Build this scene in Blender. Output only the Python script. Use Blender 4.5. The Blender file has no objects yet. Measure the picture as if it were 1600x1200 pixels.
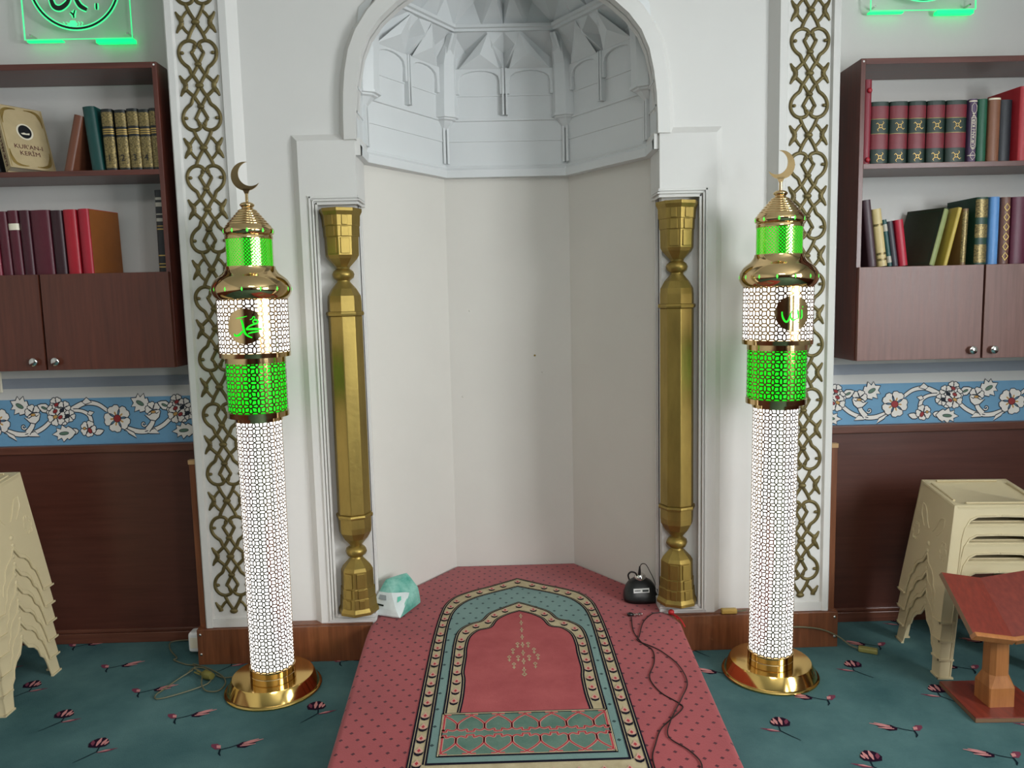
import bpy, bmesh, math, random
from math import sin, cos, pi, radians, sqrt, atan2
from mathutils import Vector, Matrix

random.seed(7)
scene = bpy.context.scene
COL = scene.collection

# ------------------------------------------------------------------ camera
PITCH, ROLL, YAW = radians(6.3), radians(1.35), radians(0.67)
CAM = Vector((-0.04, 0.0, 1.45))
fw = Vector((sin(YAW)*cos(PITCH), cos(YAW)*cos(PITCH), -sin(PITCH)))
r0 = Vector((cos(YAW), -sin(YAW), 0))
u0 = r0.cross(fw)
rt = cos(ROLL)*r0 - sin(ROLL)*u0
up = sin(ROLL)*r0 + cos(ROLL)*u0
cam_data = bpy.data.cameras.new('camera')
cam_data.sensor_width = 36.0
cam_data.lens = 27.0
cam_data.clip_start = 0.02
cam = bpy.data.objects.new('camera', cam_data)
COL.objects.link(cam)
mw = Matrix((rt, up, -fw)).transposed().to_4x4()
mw.translation = CAM
cam.matrix_world = mw
scene.camera = cam

# ------------------------------------------------------------------ world, light, exposure
world = bpy.data.worlds.new('world')
scene.world = world
world.use_nodes = True
bg = world.node_tree.nodes['Background']
bg.inputs['Color'].default_value = (0.80, 0.88, 1.0, 1)
bg.inputs['Strength'].default_value = 1.2

scene.view_settings.view_transform = 'Standard'
scene.view_settings.look = 'None'
scene.view_settings.gamma = 1.0
scene.view_settings.use_curve_mapping = False
scene.view_settings.exposure = 0.0


def area(name, loc, direction, sx, sy, power, col=(1, 1, 1)):
    d = bpy.data.lights.new(name, 'AREA')
    d.shape = 'RECTANGLE'
    d.size, d.size_y = sx, sy
    d.energy = power
    d.color = col
    o = bpy.data.objects.new(name, d)
    COL.objects.link(o)
    o.location = loc
    o.rotation_euler = Vector(direction).to_track_quat('-Z', 'Z').to_euler()
    return o


# daylight coming in through the windows of the right-hand wall, and an added ceiling fill light
area('daylight_window_near', (3.14, 0.15, 1.75), (-1, 0, -0.05), 1.3, 1.5, 215, (1.0, 0.985, 0.965))
area('daylight_window_far', (3.14, -2.6, 1.75), (-1, 0, -0.05), 1.3, 1.5, 150, (1.0, 0.985, 0.965))
area('ceiling_fill_light', (0.3, -1.2, 3.24), (0, 0, -1), 1.1, 1.1, 60, (1.0, 0.97, 0.93))

# ------------------------------------------------------------------ helpers


def lin(c):
    out = []
    for x in c[:3]:
        x = x/255.0
        out.append(x/12.92 if x <= 0.04045 else ((x+0.055)/1.055)**2.4)
    return tuple(out)+(1.0,)


def new_mat(name):
    m = bpy.data.materials.new(name)
    m.use_nodes = True
    nt = m.node_tree
    return m, nt, nt.nodes['Principled BSDF']


def N(nt, t, **kw):
    n = nt.nodes.new(t)
    for k, v in kw.items():
        if k in n.inputs:
            n.inputs[k].default_value = v
        else:
            setattr(n, k, v)
    return n


def pmat(name, col, rough=0.5, metal=0.0, var=0.0, vscale=6.0, stretch=(1, 1, 1), bump=0.0, bscale=60.0,
         emit=None, estr=0.0, col2=None, coat=0.0, spec=0.5, rvar=0.0):
    m, nt, b = new_mat(name)
    L = nt.links
    b.inputs['Base Color'].default_value = lin(col)
    b.inputs['Roughness'].default_value = rough
    b.inputs['Metallic'].default_value = metal
    b.inputs['Coat Weight'].default_value = coat
    b.inputs['Coat Roughness'].default_value = 0.25
    b.inputs['Specular IOR Level'].default_value = spec
    if var > 0 or col2 or rvar > 0:
        tc = N(nt, 'ShaderNodeTexCoord')
        mp = N(nt, 'ShaderNodeMapping')
        mp.inputs['Scale'].default_value = stretch
        L.new(tc.outputs['Object'], mp.inputs['Vector'])
        ns = N(nt, 'ShaderNodeTexNoise')
        ns.inputs['Scale'].default_value = vscale
        ns.inputs['Detail'].default_value = 6
        ns.inputs['Roughness'].default_value = 0.6
        L.new(mp.outputs[0], ns.inputs['Vector'])
        cr = N(nt, 'ShaderNodeValToRGB')
        c1 = lin(col)
        if col2:
            c2 = lin(col2)
        else:
            c2 = tuple(max(0, x*(1-var)) for x in c1[:3])+(1,)
        cr.color_ramp.elements[0].position = 0.3
        cr.color_ramp.elements[1].position = 0.7
        cr.color_ramp.elements[0].color = c2
        cr.color_ramp.elements[1].color = c1
        L.new(ns.outputs['Fac'], cr.inputs['Fac'])
        L.new(cr.outputs['Color'], b.inputs['Base Color'])
        if rvar > 0:
            mr = N(nt, 'ShaderNodeMapRange')
            mr.inputs['To Min'].default_value = max(0.02, rough-rvar)
            mr.inputs['To Max'].default_value = min(1, rough+rvar)
            L.new(ns.outputs['Fac'], mr.inputs['Value'])
            L.new(mr.outputs[0], b.inputs['Roughness'])
    if bump > 0:
        tc2 = N(nt, 'ShaderNodeTexCoord')
        n2 = N(nt, 'ShaderNodeTexNoise')
        n2.inputs['Scale'].default_value = bscale
        n2.inputs['Detail'].default_value = 4
        L.new(tc2.outputs['Object'], n2.inputs['Vector'])
        bp = N(nt, 'ShaderNodeBump')
        bp.inputs['Strength'].default_value = bump
        bp.inputs['Distance'].default_value = 0.004
        L.new(n2.outputs['Fac'], bp.inputs['Height'])
        L.new(bp.outputs[0], b.inputs['Normal'])
    if emit:
        b.inputs['Emission Color'].default_value = lin(emit)
        b.inputs['Emission Strength'].default_value = estr
    return m


def wood(name, c_dark, c_light, axis='z', rough=0.35, scale=3.0, coat=0.15):
    st = {'x': (1.2, 22, 22), 'y': (22, 1.2, 22), 'z': (22, 22, 1.2)}[axis]
    return pmat(name, c_light, rough, col2=c_dark, vscale=scale, stretch=st, bump=0.03, bscale=150, coat=coat, rvar=0.06)


def carpet_dots(name, base, dark, dot, period=(0.06, 0.075), rad=0.16, cloud=0.25):
    """plain woven carpet with small dark motifs in staggered rows"""
    m, nt, b = new_mat(name)
    L = nt.links
    b.inputs['Roughness'].default_value = 0.95
    b.inputs['Specular IOR Level'].default_value = 0.1
    b.inputs['Sheen Weight'].default_value = 0.15
    tc = N(nt, 'ShaderNodeTexCoord')
    sx = N(nt, 'ShaderNodeSeparateXYZ')
    L.new(tc.outputs['Object'], sx.inputs[0])

    def mth(op, a, bb=None):
        n = N(nt, 'ShaderNodeMath', operation=op)
        for i, v in enumerate((a, bb)):
            if v is None:
                continue
            if isinstance(v, (int, float)):
                n.inputs[i].default_value = v
            else:
                L.new(v, n.inputs[i])
        return n.outputs[0]
    yr = mth('DIVIDE', sx.outputs['Y'], period[1])
    row = mth('FLOOR', yr)
    fy = mth('SUBTRACT', mth('FRACT', yr), 0.5)
    sh = mth('MULTIPLY', mth('MODULO', row, 2.0), 0.5)
    fx = mth('SUBTRACT', mth('FRACT', mth('ADD', mth('DIVIDE', sx.outputs['X'], period[0]), sh)), 0.5)
    # diamond distance
    d = mth('ADD', mth('ABSOLUTE', fx), mth('ABSOLUTE', mth('MULTIPLY', fy, period[1]/period[0])))
    hit = mth('LESS_THAN', d, rad)
    ns = N(nt, 'ShaderNodeTexNoise')
    ns.inputs['Scale'].default_value = 5.0
    ns.inputs['Detail'].default_value = 5
    L.new(tc.outputs['Object'], ns.inputs['Vector'])
    mx = N(nt, 'ShaderNodeMix', data_type='RGBA')
    mx.inputs['A'].default_value = lin(base)
    mx.inputs['B'].default_value = lin(dark)
    mr = N(nt, 'ShaderNodeMapRange')
    mr.inputs['From Min'].default_value = 0.35
    mr.inputs['From Max'].default_value = 0.7
    mr.inputs['To Max'].default_value = cloud*2
    L.new(ns.outputs['Fac'], mr.inputs['Value'])
    L.new(mr.outputs[0], mx.inputs['Factor'])
    mx2 = N(nt, 'ShaderNodeMix', data_type='RGBA')
    L.new(hit, mx2.inputs['Factor'])
    L.new(mx.outputs['Result'], mx2.inputs['A'])
    mx2.inputs['B'].default_value = lin(dot)
    L.new(mx2.outputs['Result'], b.inputs['Base Color'])
    n2 = N(nt, 'ShaderNodeTexNoise')
    n2.inputs['Scale'].default_value = 260
    L.new(tc.outputs['Object'], n2.inputs['Vector'])
    bp = N(nt, 'ShaderNodeBump')
    bp.inputs['Strength'].default_value = 0.35
    bp.inputs['Distance'].default_value = 0.003
    L.new(n2.outputs['Fac'], bp.inputs['Height'])
    L.new(bp.outputs[0], b.inputs['Normal'])
    return m


def glassy(name, tint=(1, 1, 1, 1), gloss=0.08):
    m = bpy.data.materials.new(name)
    m.use_nodes = True
    nt = m.node_tree
    nt.nodes.clear()
    out = N(nt, 'ShaderNodeOutputMaterial')
    t = N(nt, 'ShaderNodeBsdfTransparent')
    t.inputs[0].default_value = tint
    g = N(nt, 'ShaderNodeBsdfGlossy')
    g.inputs['Roughness'].default_value = 0.03
    mx = N(nt, 'ShaderNodeMixShader')
    mx.inputs[0].default_value = gloss
    nt.links.new(t.outputs[0], mx.inputs[1])
    nt.links.new(g.outputs[0], mx.inputs[2])
    nt.links.new(mx.outputs[0], out.inputs[0])
    return m


class MB:
    def __init__(s):
        s.v, s.f, s.m = [], [], []

    def add(s, verts, faces, mi=0):
        o = len(s.v)
        s.v.extend([tuple(p) for p in verts])
        for f in faces:
            s.f.append(tuple(i+o for i in f))
            s.m.append(mi)
        return s

    def box(s, x0, x1, y0, y1, z0, z1, mi=0):
        v = [(x, y, z) for x in (x0, x1) for y in (y0, y1) for z in (z0, z1)]
        f = [(0, 1, 3, 2), (4, 6, 7, 5), (0, 4, 5, 1), (2, 3, 7, 6), (0, 2, 6, 4), (1, 5, 7, 3)]
        return s.add(v, f, mi)

    def prism(s, poly, fn, w0, w1, mi=0):
        n = len(poly)
        v = [fn(u, q, w0) for u, q in poly]+[fn(u, q, w1) for u, q in poly]
        f = [tuple(range(n)), tuple(range(2*n-1, n-1, -1))]
        f += [(i, (i+1) % n, n+(i+1) % n, n+i) for i in range(n)]
        return s.add(v, f, mi)

    def xz(s, poly, y0, y1, mi=0):
        return s.prism(poly, lambda u, q, w: (u, w, q), y0, y1, mi)

    def xy(s, poly, z0, z1, mi=0):
        return s.prism(poly, lambda u, q, w: (u, q, w), z0, z1, mi)

    def flat(s, poly, fn, mi=0):
        return s.add([fn(u, q) for u, q in poly], [tuple(range(len(poly)))], mi)

    def loft(s, rows, mi=0, closed=False):
        n = len(rows[0])
        v = [p for r in rows for p in r]
        f = []
        for i in range(len(rows)-1):
            for j in range(n if closed else n-1):
                k = (j+1) % n
                f.append((i*n+j, i*n+k, (i+1)*n+k, (i+1)*n+j))
        return s.add(v, f, mi)

    def lathe(s, prof, n=32, mi=0, c=(0, 0), cap=False, rot=0.0):
        rows = []
        for r, z in prof:
            rows.append([(c[0]+r*cos(2*pi*i/n+rot), c[1]+r*sin(2*pi*i/n+rot), z) for i in range(n)])
        s.loft(rows, mi, True)
        if cap:
            o = len(s.v)
            s.v.extend(rows[0]); s.f.append(tuple(range(o+n-1, o-1, -1))); s.m.append(mi)
            o = len(s.v)
            s.v.extend(rows[-1]); s.f.append(tuple(range(o, o+n))); s.m.append(mi)
        return s

    def tube(s, pts, r, n=6, mi=0, flat=1.0, axis=None):
        """tube along pts; r number or list; flat squashes along axis (a Vector)"""
        pts = [Vector(p) for p in pts]
        rows = []
        prev = None
        for i, p in enumerate(pts):
            t = (pts[min(i+1, len(pts)-1)]-pts[max(i-1, 0)])
            if t.length < 1e-9:
                t = Vector((0, 0, 1))
            t.normalize()
            if axis is not None:
                b = Vector(axis)
                a = t.cross(b)
                if a.length < 1e-6:
                    a = Vector((1, 0, 0))
                a.normalize()
            else:
                if prev is None:
                    h = Vector((0, 0, 1)) if abs(t.z) < 0.9 else Vector((1, 0, 0))
                    a = t.cross(h).normalized()
                else:
                    a = (prev - t*prev.dot(t)).normalized()
                prev = a
                b = t.cross(a)
            rr = r[i] if isinstance(r, (list, tuple)) else r
            rows.append([tuple(p+a*(rr*cos(2*pi*k/n))+b*(rr*flat*sin(2*pi*k/n))) for k in range(n)])
        s.loft(rows, mi, True)
        o = len(s.v)
        s.v.extend(rows[0]); s.f.append(tuple(range(o+n-1, o-1, -1))); s.m.append(mi)
        o = len(s.v)
        s.v.extend(rows[-1]); s.f.append(tuple(range(o, o+n))); s.m.append(mi)
        return s

    def ball(s, c, rx, ry, rz, mi=0, n=12, k=8):
        rows = []
        for j in range(k+1):
            a = -pi/2+pi*j/k
            rows.append([(c[0]+rx*cos(a)*cos(2*pi*i/n), c[1]+ry*cos(a)*sin(2*pi*i/n), c[2]+rz*sin(a)) for i in range(n)])
        return s.loft(rows, mi, True)

    def mesh(s, name, mats, smooth=None, merge=True):
        me = bpy.data.meshes.new(name)
        me.from_pydata(s.v, [], s.f)
        for m in (mats if isinstance(mats, (list, tuple)) else [mats]):
            me.materials.append(m)
        me.polygons.foreach_set('material_index', s.m)
        bm = bmesh.new()
        bm.from_mesh(me)
        if merge:
            bmesh.ops.remove_doubles(bm, verts=bm.verts, dist=1e-6)
        bmesh.ops.recalc_face_normals(bm, faces=bm.faces)
        bm.to_mesh(me)
        bm.free()
        if smooth is not None:
            me.polygons.foreach_set('use_smooth', [True]*len(me.polygons))
            me.set_sharp_from_angle(angle=radians(smooth))
        me.update()
        return me

    def build(s, name, mats, parent=None, smooth=None, bevel=0.0, label=None, merge=True, seg=2):
        o = bpy.data.objects.new(name, s.mesh(name, mats, smooth, merge))
        COL.objects.link(o)
        if parent is not None:
            o.parent = parent
        if bevel > 0:
            md = o.modifiers.new('bevel', 'BEVEL')
            md.width = bevel
            md.segments = seg
            md.limit_method = 'ANGLE'
            md.angle_limit = radians(40)
            md.harden_normals = False
        if label:
            o['label'] = label
        return o


def tag(o, label, cat=None, group=None, kind=None):
    o['label'] = label
    if cat:
        o['category'] = cat
    if group:
        o['group'] = group
    if kind:
        o['kind'] = kind
    return o


def thing(name, label, cat, loc=(0, 0, 0), rot=(0, 0, 0), group=None, kind=None):
    o = bpy.data.objects.new(name, None)
    o.empty_display_size = 0.05
    COL.objects.link(o)
    o.location = loc
    o.rotation_euler = rot
    return tag(o, label, cat, group, kind)


def inst(name, me, parent, loc=(0, 0, 0), rot=(0, 0, 0), scale=(1, 1, 1)):
    o = bpy.data.objects.new(name, me)
    COL.objects.link(o)
    o.parent = parent
    o.location = loc
    o.rotation_euler = rot
    o.scale = scale
    return o


def catmull(pts, k=6, closed=False):
    pts = [tuple(p) for p in pts]
    n = len(pts)
    out = []
    rng = n if closed else n-1
    for i in range(rng):
        if closed:
            p0, p1, p2, p3 = pts[(i-1) % n], pts[i], pts[(i+1) % n], pts[(i+2) % n]
        else:
            p0, p1, p2, p3 = pts[max(i-1, 0)], pts[i], pts[i+1], pts[min(i+2, n-1)]
        for j in range(k):
            t = j/k
            out.append(tuple(0.5*((2*b)+(-a+c)*t+(2*a-5*b+4*c-d)*t*t+(-a+3*b-3*c+d)*t**3)
                             for a, b, c, d in zip(p0, p1, p2, p3)))
    if not closed:
        out.append(pts[-1])
    return out


def resample(pts, n):
    d = [0]
    for a, b in zip(pts, pts[1:]):
        d.append(d[-1]+math.dist(a, b))
    out = []
    j = 0
    for i in range(n):
        t = d[-1]*i/(n-1)
        while j < len(d)-2 and d[j+1] < t:
            j += 1
        f = (t-d[j])/max(1e-9, d[j+1]-d[j])
        out.append(tuple(a+(b-a)*f for a, b in zip(pts[j], pts[j+1])))
    return out


def ribbon2d(pts, w):
    """outline strip (left list, right list) of a 2-D path with width w (number or list)"""
    Lp, Rp = [], []
    n = len(pts)
    for i, p in enumerate(pts):
        a = pts[max(i-1, 0)]
        b = pts[min(i+1, n-1)]
        tx, ty = b[0]-a[0], b[1]-a[1]
        l = sqrt(tx*tx+ty*ty) or 1
        ww = (w[i] if isinstance(w, (list, tuple)) else w)/2
        Lp.append((p[0]-ty/l*ww, p[1]+tx/l*ww))
        Rp.append((p[0]+ty/l*ww, p[1]-tx/l*ww))
    return Lp, Rp


def strip(mb, pts, w, fn, mi=0):
    a, b = ribbon2d(pts, w)
    mb.loft([[fn(*p) for p in a], [fn(*p) for p in b]], mi)


def text_mesh(txt, size, name, mat):
    cu = bpy.data.curves.new(name, 'FONT')
    cu.body = txt
    cu.size = size
    cu.align_x = 'CENTER'
    cu.align_y = 'CENTER'
    cu.extrude = 0.0003
    o = bpy.data.objects.new(name, cu)
    COL.objects.link(o)
    dg = bpy.context.evaluated_depsgraph_get()
    me = bpy.data.meshes.new_from_object(o.evaluated_get(dg))
    me.materials.clear()
    me.materials.append(mat)
    me.name = name
    bpy.data.objects.remove(o)
    bpy.data.curves.remove(cu)
    return me


# ------------------------------------------------------------------ materials
M = {}
M['plaster'] = pmat('plaster', (214, 212, 208), 0.6, var=0.05, vscale=2.0, bump=0.10, bscale=14)
M['plaster_niche'] = pmat('plaster_niche', (214, 210, 202), 0.65, var=0.06, vscale=1.6, bump=0.12, bscale=9)
M['gypsum'] = pmat('gypsum', (214, 216, 216), 0.55, var=0.04, vscale=3, bump=0.05, bscale=40)
M['wall'] = pmat('wall', (208, 206, 202), 0.65, var=0.05, vscale=2, bump=0.05, bscale=30)
M['ceiling'] = pmat('ceiling', (225, 224, 220), 0.8, var=0.02)
M['mahog_z'] = wood('mahogany_upright', (72, 32, 24), (102, 50, 38), 'z')
M['mahog_x'] = wood('mahogany_level', (72, 32, 24), (102, 50, 38), 'x')
M['wains'] = wood('wainscot_veneer', (74, 38, 28), (88, 47, 36), 'x', rough=0.40, scale=2.2)
M['rail'] = wood('rail_wood', (84, 48, 36), (108, 64, 48), 'x', rough=0.35)
M['plinth'] = wood('plinth_wood', (96, 54, 32), (128, 76, 46), 'z', rough=0.35)
M['edge_tan'] = pmat('edge_tan', (176, 140, 96), 0.6)
M['gold'] = pmat('gold_metal', (214, 184, 134), 0.09, 1.0)
M['gold_grille'] = pmat('gold_grille', (150, 120, 78), 0.16, 1.0)  # darker than the other gold: dark-room reflection put into the colour
M['gold_base'] = pmat('gold_metal_base', (220, 184, 108), 0.12, 1.0)
M['gold_paint'] = pmat('gold_paint', (160, 136, 70), 0.40, 0.75, var=0.35, vscale=7, stretch=(2, 2, 0.6), bump=0.12, bscale=60)
M['lattice_gold'] = pmat('lattice_gold', (116, 102, 60), 0.5, 0.45, var=0.45, vscale=30, bump=0.1, bscale=90)
M['white_lit'] = pmat('white_diffuser', (255, 255, 255), 0.6, emit=(255, 255, 252), estr=1.7)
M['green_lit'] = pmat('green_diffuser', (10, 160, 20), 0.6, emit=(0, 235, 20), estr=1.0)
M['green_gem'] = pmat('green_gem', (60, 220, 60), 0.3, emit=(90, 255, 80), estr=1.0)
M['green_led'] = pmat('green_led', (20, 220, 110), 0.5, emit=(0, 255, 120), estr=1.5)
M['green_edge'] = pmat('green_acrylic_edge', (90, 240, 160), 0.3, emit=(60, 255, 150), estr=0.8)
M['black'] = pmat('black_plastic', (16, 18, 18), 0.35)
M['ink'] = pmat('dark_ink', (12, 30, 20), 0.5)
M['outline'] = pmat('outline_ink', (26, 32, 44), 0.8)
M['chrome'] = pmat('chrome', (210, 208, 204), 0.18, 1.0)
M['acrylic'] = glassy('clear_acrylic', (0.97, 0.99, 0.98, 1), 0.05)
M['pane'] = glassy('window_glass', (0.95, 0.98, 1.0, 1), 0.06)
M['upvc'] = pmat('white_frame', (230, 230, 228), 0.4)
M['band_blue'] = pmat('paint_blue', (110, 160, 194), 0.6, var=0.10, vscale=14)
M['band_grey'] = pmat('paint_grey', (150, 156, 166), 0.6, var=0.08, vscale=9, stretch=(1, 6, 6))
M['p_white'] = pmat('paint_white', (232, 226, 218), 0.6)
M['p_red'] = pmat('paint_red', (150, 40, 40), 0.6)
M['p_ochre'] = pmat('paint_ochre', (196, 150, 80), 0.6)
M['p_green'] = pmat('paint_green', (90, 120, 100), 0.6)
M['stool'] = pmat('beige_plastic', (206, 190, 152), 0.38, var=0.03, vscale=5)
M['cream'] = pmat('cream_plastic', (226, 218, 196), 0.4)
M['teal_carpet'] = pmat('teal_carpet', (84, 116, 116), 0.95, col2=(58, 90, 92), vscale=3.2, bump=0.5, bscale=220, spec=0.1)
M['red_carpet'] = carpet_dots('red_carpet', (158, 72, 74), (132, 58, 62), (74, 22, 34), (0.050, 0.036), 0.14)
M['rug_red'] = pmat('rug_red', (172, 90, 90), 0.95, col2=(154, 76, 78), vscale=8, bump=0.3, bscale=240, spec=0.1)
M['rug_cream'] = pmat('rug_cream', (186, 172, 140), 0.95, col2=(164, 150, 118), vscale=18, bump=0.3, bscale=240, spec=0.1)
M['rug_teal'] = carpet_dots('rug_teal', (108, 136, 130), (84, 114, 110), (20, 52, 52), (0.05, 0.05), 0.15)
M['rug_green'] = pmat('rug_green', (78, 108, 96), 0.95, col2=(104, 128, 114), vscale=12, bump=0.3, bscale=240, spec=0.1)
M['rug_black'] = pmat('rug_black', (24, 22, 34), 0.95, spec=0.1)
M['rug_pink'] = pmat('rug_pink', (196, 152, 136), 0.95, spec=0.1)
M['rug_stroke'] = pmat('rug_stroke', (168, 58, 66), 0.95, spec=0.1)
M['t_dark'] = pmat('tulip_dark', (34, 14, 34), 0.95, spec=0.1)
M['t_pink'] = pmat('tulip_pink', (190, 130, 128), 0.95, spec=0.1)
M['t_rose'] = pmat('tulip_rose', (112, 54, 72), 0.95, spec=0.1)
M['t_stem'] = pmat('tulip_stem', (16, 30, 40), 0.95, spec=0.1)
M['cord_olive'] = pmat('cord_olive', (98, 96, 72), 0.45)
M['cord_black'] = pmat('cord_black', (22, 14, 14), 0.5)
M['gold_plastic'] = pmat('gold_plastic', (190, 160, 84), 0.35, 0.3)

# ------------------------------------------------------------------ room shell
fl = MB().add([(-3, -8, 0), (3, -8, 0), (3, 3.26, 0), (-3, 3.26, 0)], [(0, 1, 2, 3)]).build('floor', M['teal_carpet'])
tag(fl, 'teal fitted carpet with rows of scattered tulip sprigs', kind='structure')
ce = MB().box(-3.1, 3.1, -8.1, 4.0, 3.3, 3.35).build('ceiling', M['ceiling'])
tag(ce, 'plain white ceiling', kind='structure')
for nm, x0, x1, lb in (('wall_back_left', -3.0, -1.2, 'white wall with a painted floral border to the left of the mihrab'),
                       ('wall_back_right', 1.2, 3.0, 'white wall with a painted floral border to the right of the mihrab')):
    w = MB().box(x0, x1, 3.26, 3.34, 0, 3.3).build(nm, M['wall'])
    tag(w, lb, kind='structure')
wl = MB().box(-3.08, -3.0, -8, 3.34, 0, 3.3).build('wall_left', M['wall'])
tag(wl, 'plain white side wall on the left', kind='structure')
wf = MB().box(-3.08, 3.08, -8.08, -8.0, 0, 3.3).build('wall_front', M['mahog_z'])  # unseen wall, given dark wood to darken what the lamps reflect
tag(wf, 'unseen far end wall of the hall, made dark for the lamp reflections', kind='structure')
m = MB()
wins = [(-3.3, -1.9), (-0.55, 0.85)]
ys = [-5.0, -3.3, -1.9, -0.55, 0.85, 3.34]
m.box(3.0, 3.1, -8, 3.34, 0, 0.95).box(3.0, 3.1, -8, 3.34, 2.55, 3.3)
for a, b in ((-8, -3.3), (-1.9, -0.55), (0.85, 3.34)):
    m.box(3.0, 3.1, a, b, 0.95, 2.55)
wr = m.build('wall_right', M['wall'])
tag(wr, 'white side wall with two windows on the right', kind='structure')
for i, (a, b) in enumerate(wins):
    wt = thing('window_%d' % (i+1), 'white framed window in the right side wall', None, (3.05, (a+b)/2, 0.95), kind='structure')
    h = (b-a)/2
    fr = MB()
    for x in ((-h, -h+0.05), (h-0.05, h), (-0.025, 0.025)):
        fr.box(-0.03, 0.03, x[0], x[1], 0, 1.6)
    fr.box(-0.03, 0.03, -h, h, 0, 0.05).box(-0.03, 0.03, -h, h, 1.55, 1.6)
    fr.build('window_frame', M['upvc'], wt)
    for x in ((-h+0.05, -0.025), (0.025, h-0.05)):
        MB().box(-0.004, 0.004, x[0], x[1], 0.05, 1.55).build('pane', M['pane'], wt)
cl = thing('ceiling_fill_panel', 'added square ceiling panel for fill light behind the camera', 'ceiling light', (0.3, -1.2, 3.26))  # unseen panel added to go with the ceiling fill light
MB().box(-0.6, 0.6, -0.6, 0.6, 0.0, 0.04).build('housing', M['upvc'], cl)

for nm, x0, x1 in (('trim_4', -3.0, -2.985), ('trim_5', 2.985, 3.0)):  # added dark wainscot, there to keep the metal reflections dark
    o = MB().box(x0, x1, -8.0, 3.24, 0.0, 0.86).build(nm, M['mahog_z'])
    tag(o, 'added dark wainscot along the side wall, darkening the lamp reflections', kind='structure')

# ------------------------------------------------------------------ wainscot, rails, painted bands
for s, nm in ((-1, 'trim_1'), (1, 'trim_2')):
    side = 'left' if s < 0 else 'right'
    t = thing(nm, 'dark brown wood wainscot along the wall on the %s' % side, None, (0, 0, 0), kind='structure')
    xs = sorted((s*1.2, s*3.0))
    MB().box(xs[0], xs[1], 3.245, 3.26, 0, 0.845).build('wainscot_panel', M['wains'], t)
    MB().box(xs[0], xs[1], 3.232, 3.26, 0.842, 0.877).build('cap_rail', M['rail'], t, bevel=0.004)
    MB().box(xs[0], xs[1], 3.230, 3.26, 0.0, 0.045).box(xs[0], xs[1], 3.237, 3.26, 0.045, 0.06).build('skirting', M['rail'], t, bevel=0.003)
    xb = sorted((s*1.278, s*1.302))
    bd = MB().box(xb[0], xb[1], 3.03, 3.23, 0, 0.825).build('end_board', M['plinth'], t, bevel=0.002)
    xb = sorted((s*1.277, s*1.304))
    MB().box(xb[0], xb[1], 3.027, 3.05, 0.825, 0.842).build('end_cap', M['edge_tan'], bd)

    # painted bands on the wall
    pw = bpy.data.objects['wall_back_%s' % side]
    z0, z1 = (0.877, 1.075) if s < 0 else (0.877, 1.052)
    MB().box(xs[0], xs[1], 3.2585, 3.2601, z0, z1).build('blue_painted_band', M['band_blue'], pw)
    g0, g1 = (1.122, 1.165) if s < 0 else (1.094, 1.138)
    MB().box(xs[0], xs[1], 3.2585, 3.2601, g0, g1).build('grey_painted_stripe', M['band_grey'], pw)


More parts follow.
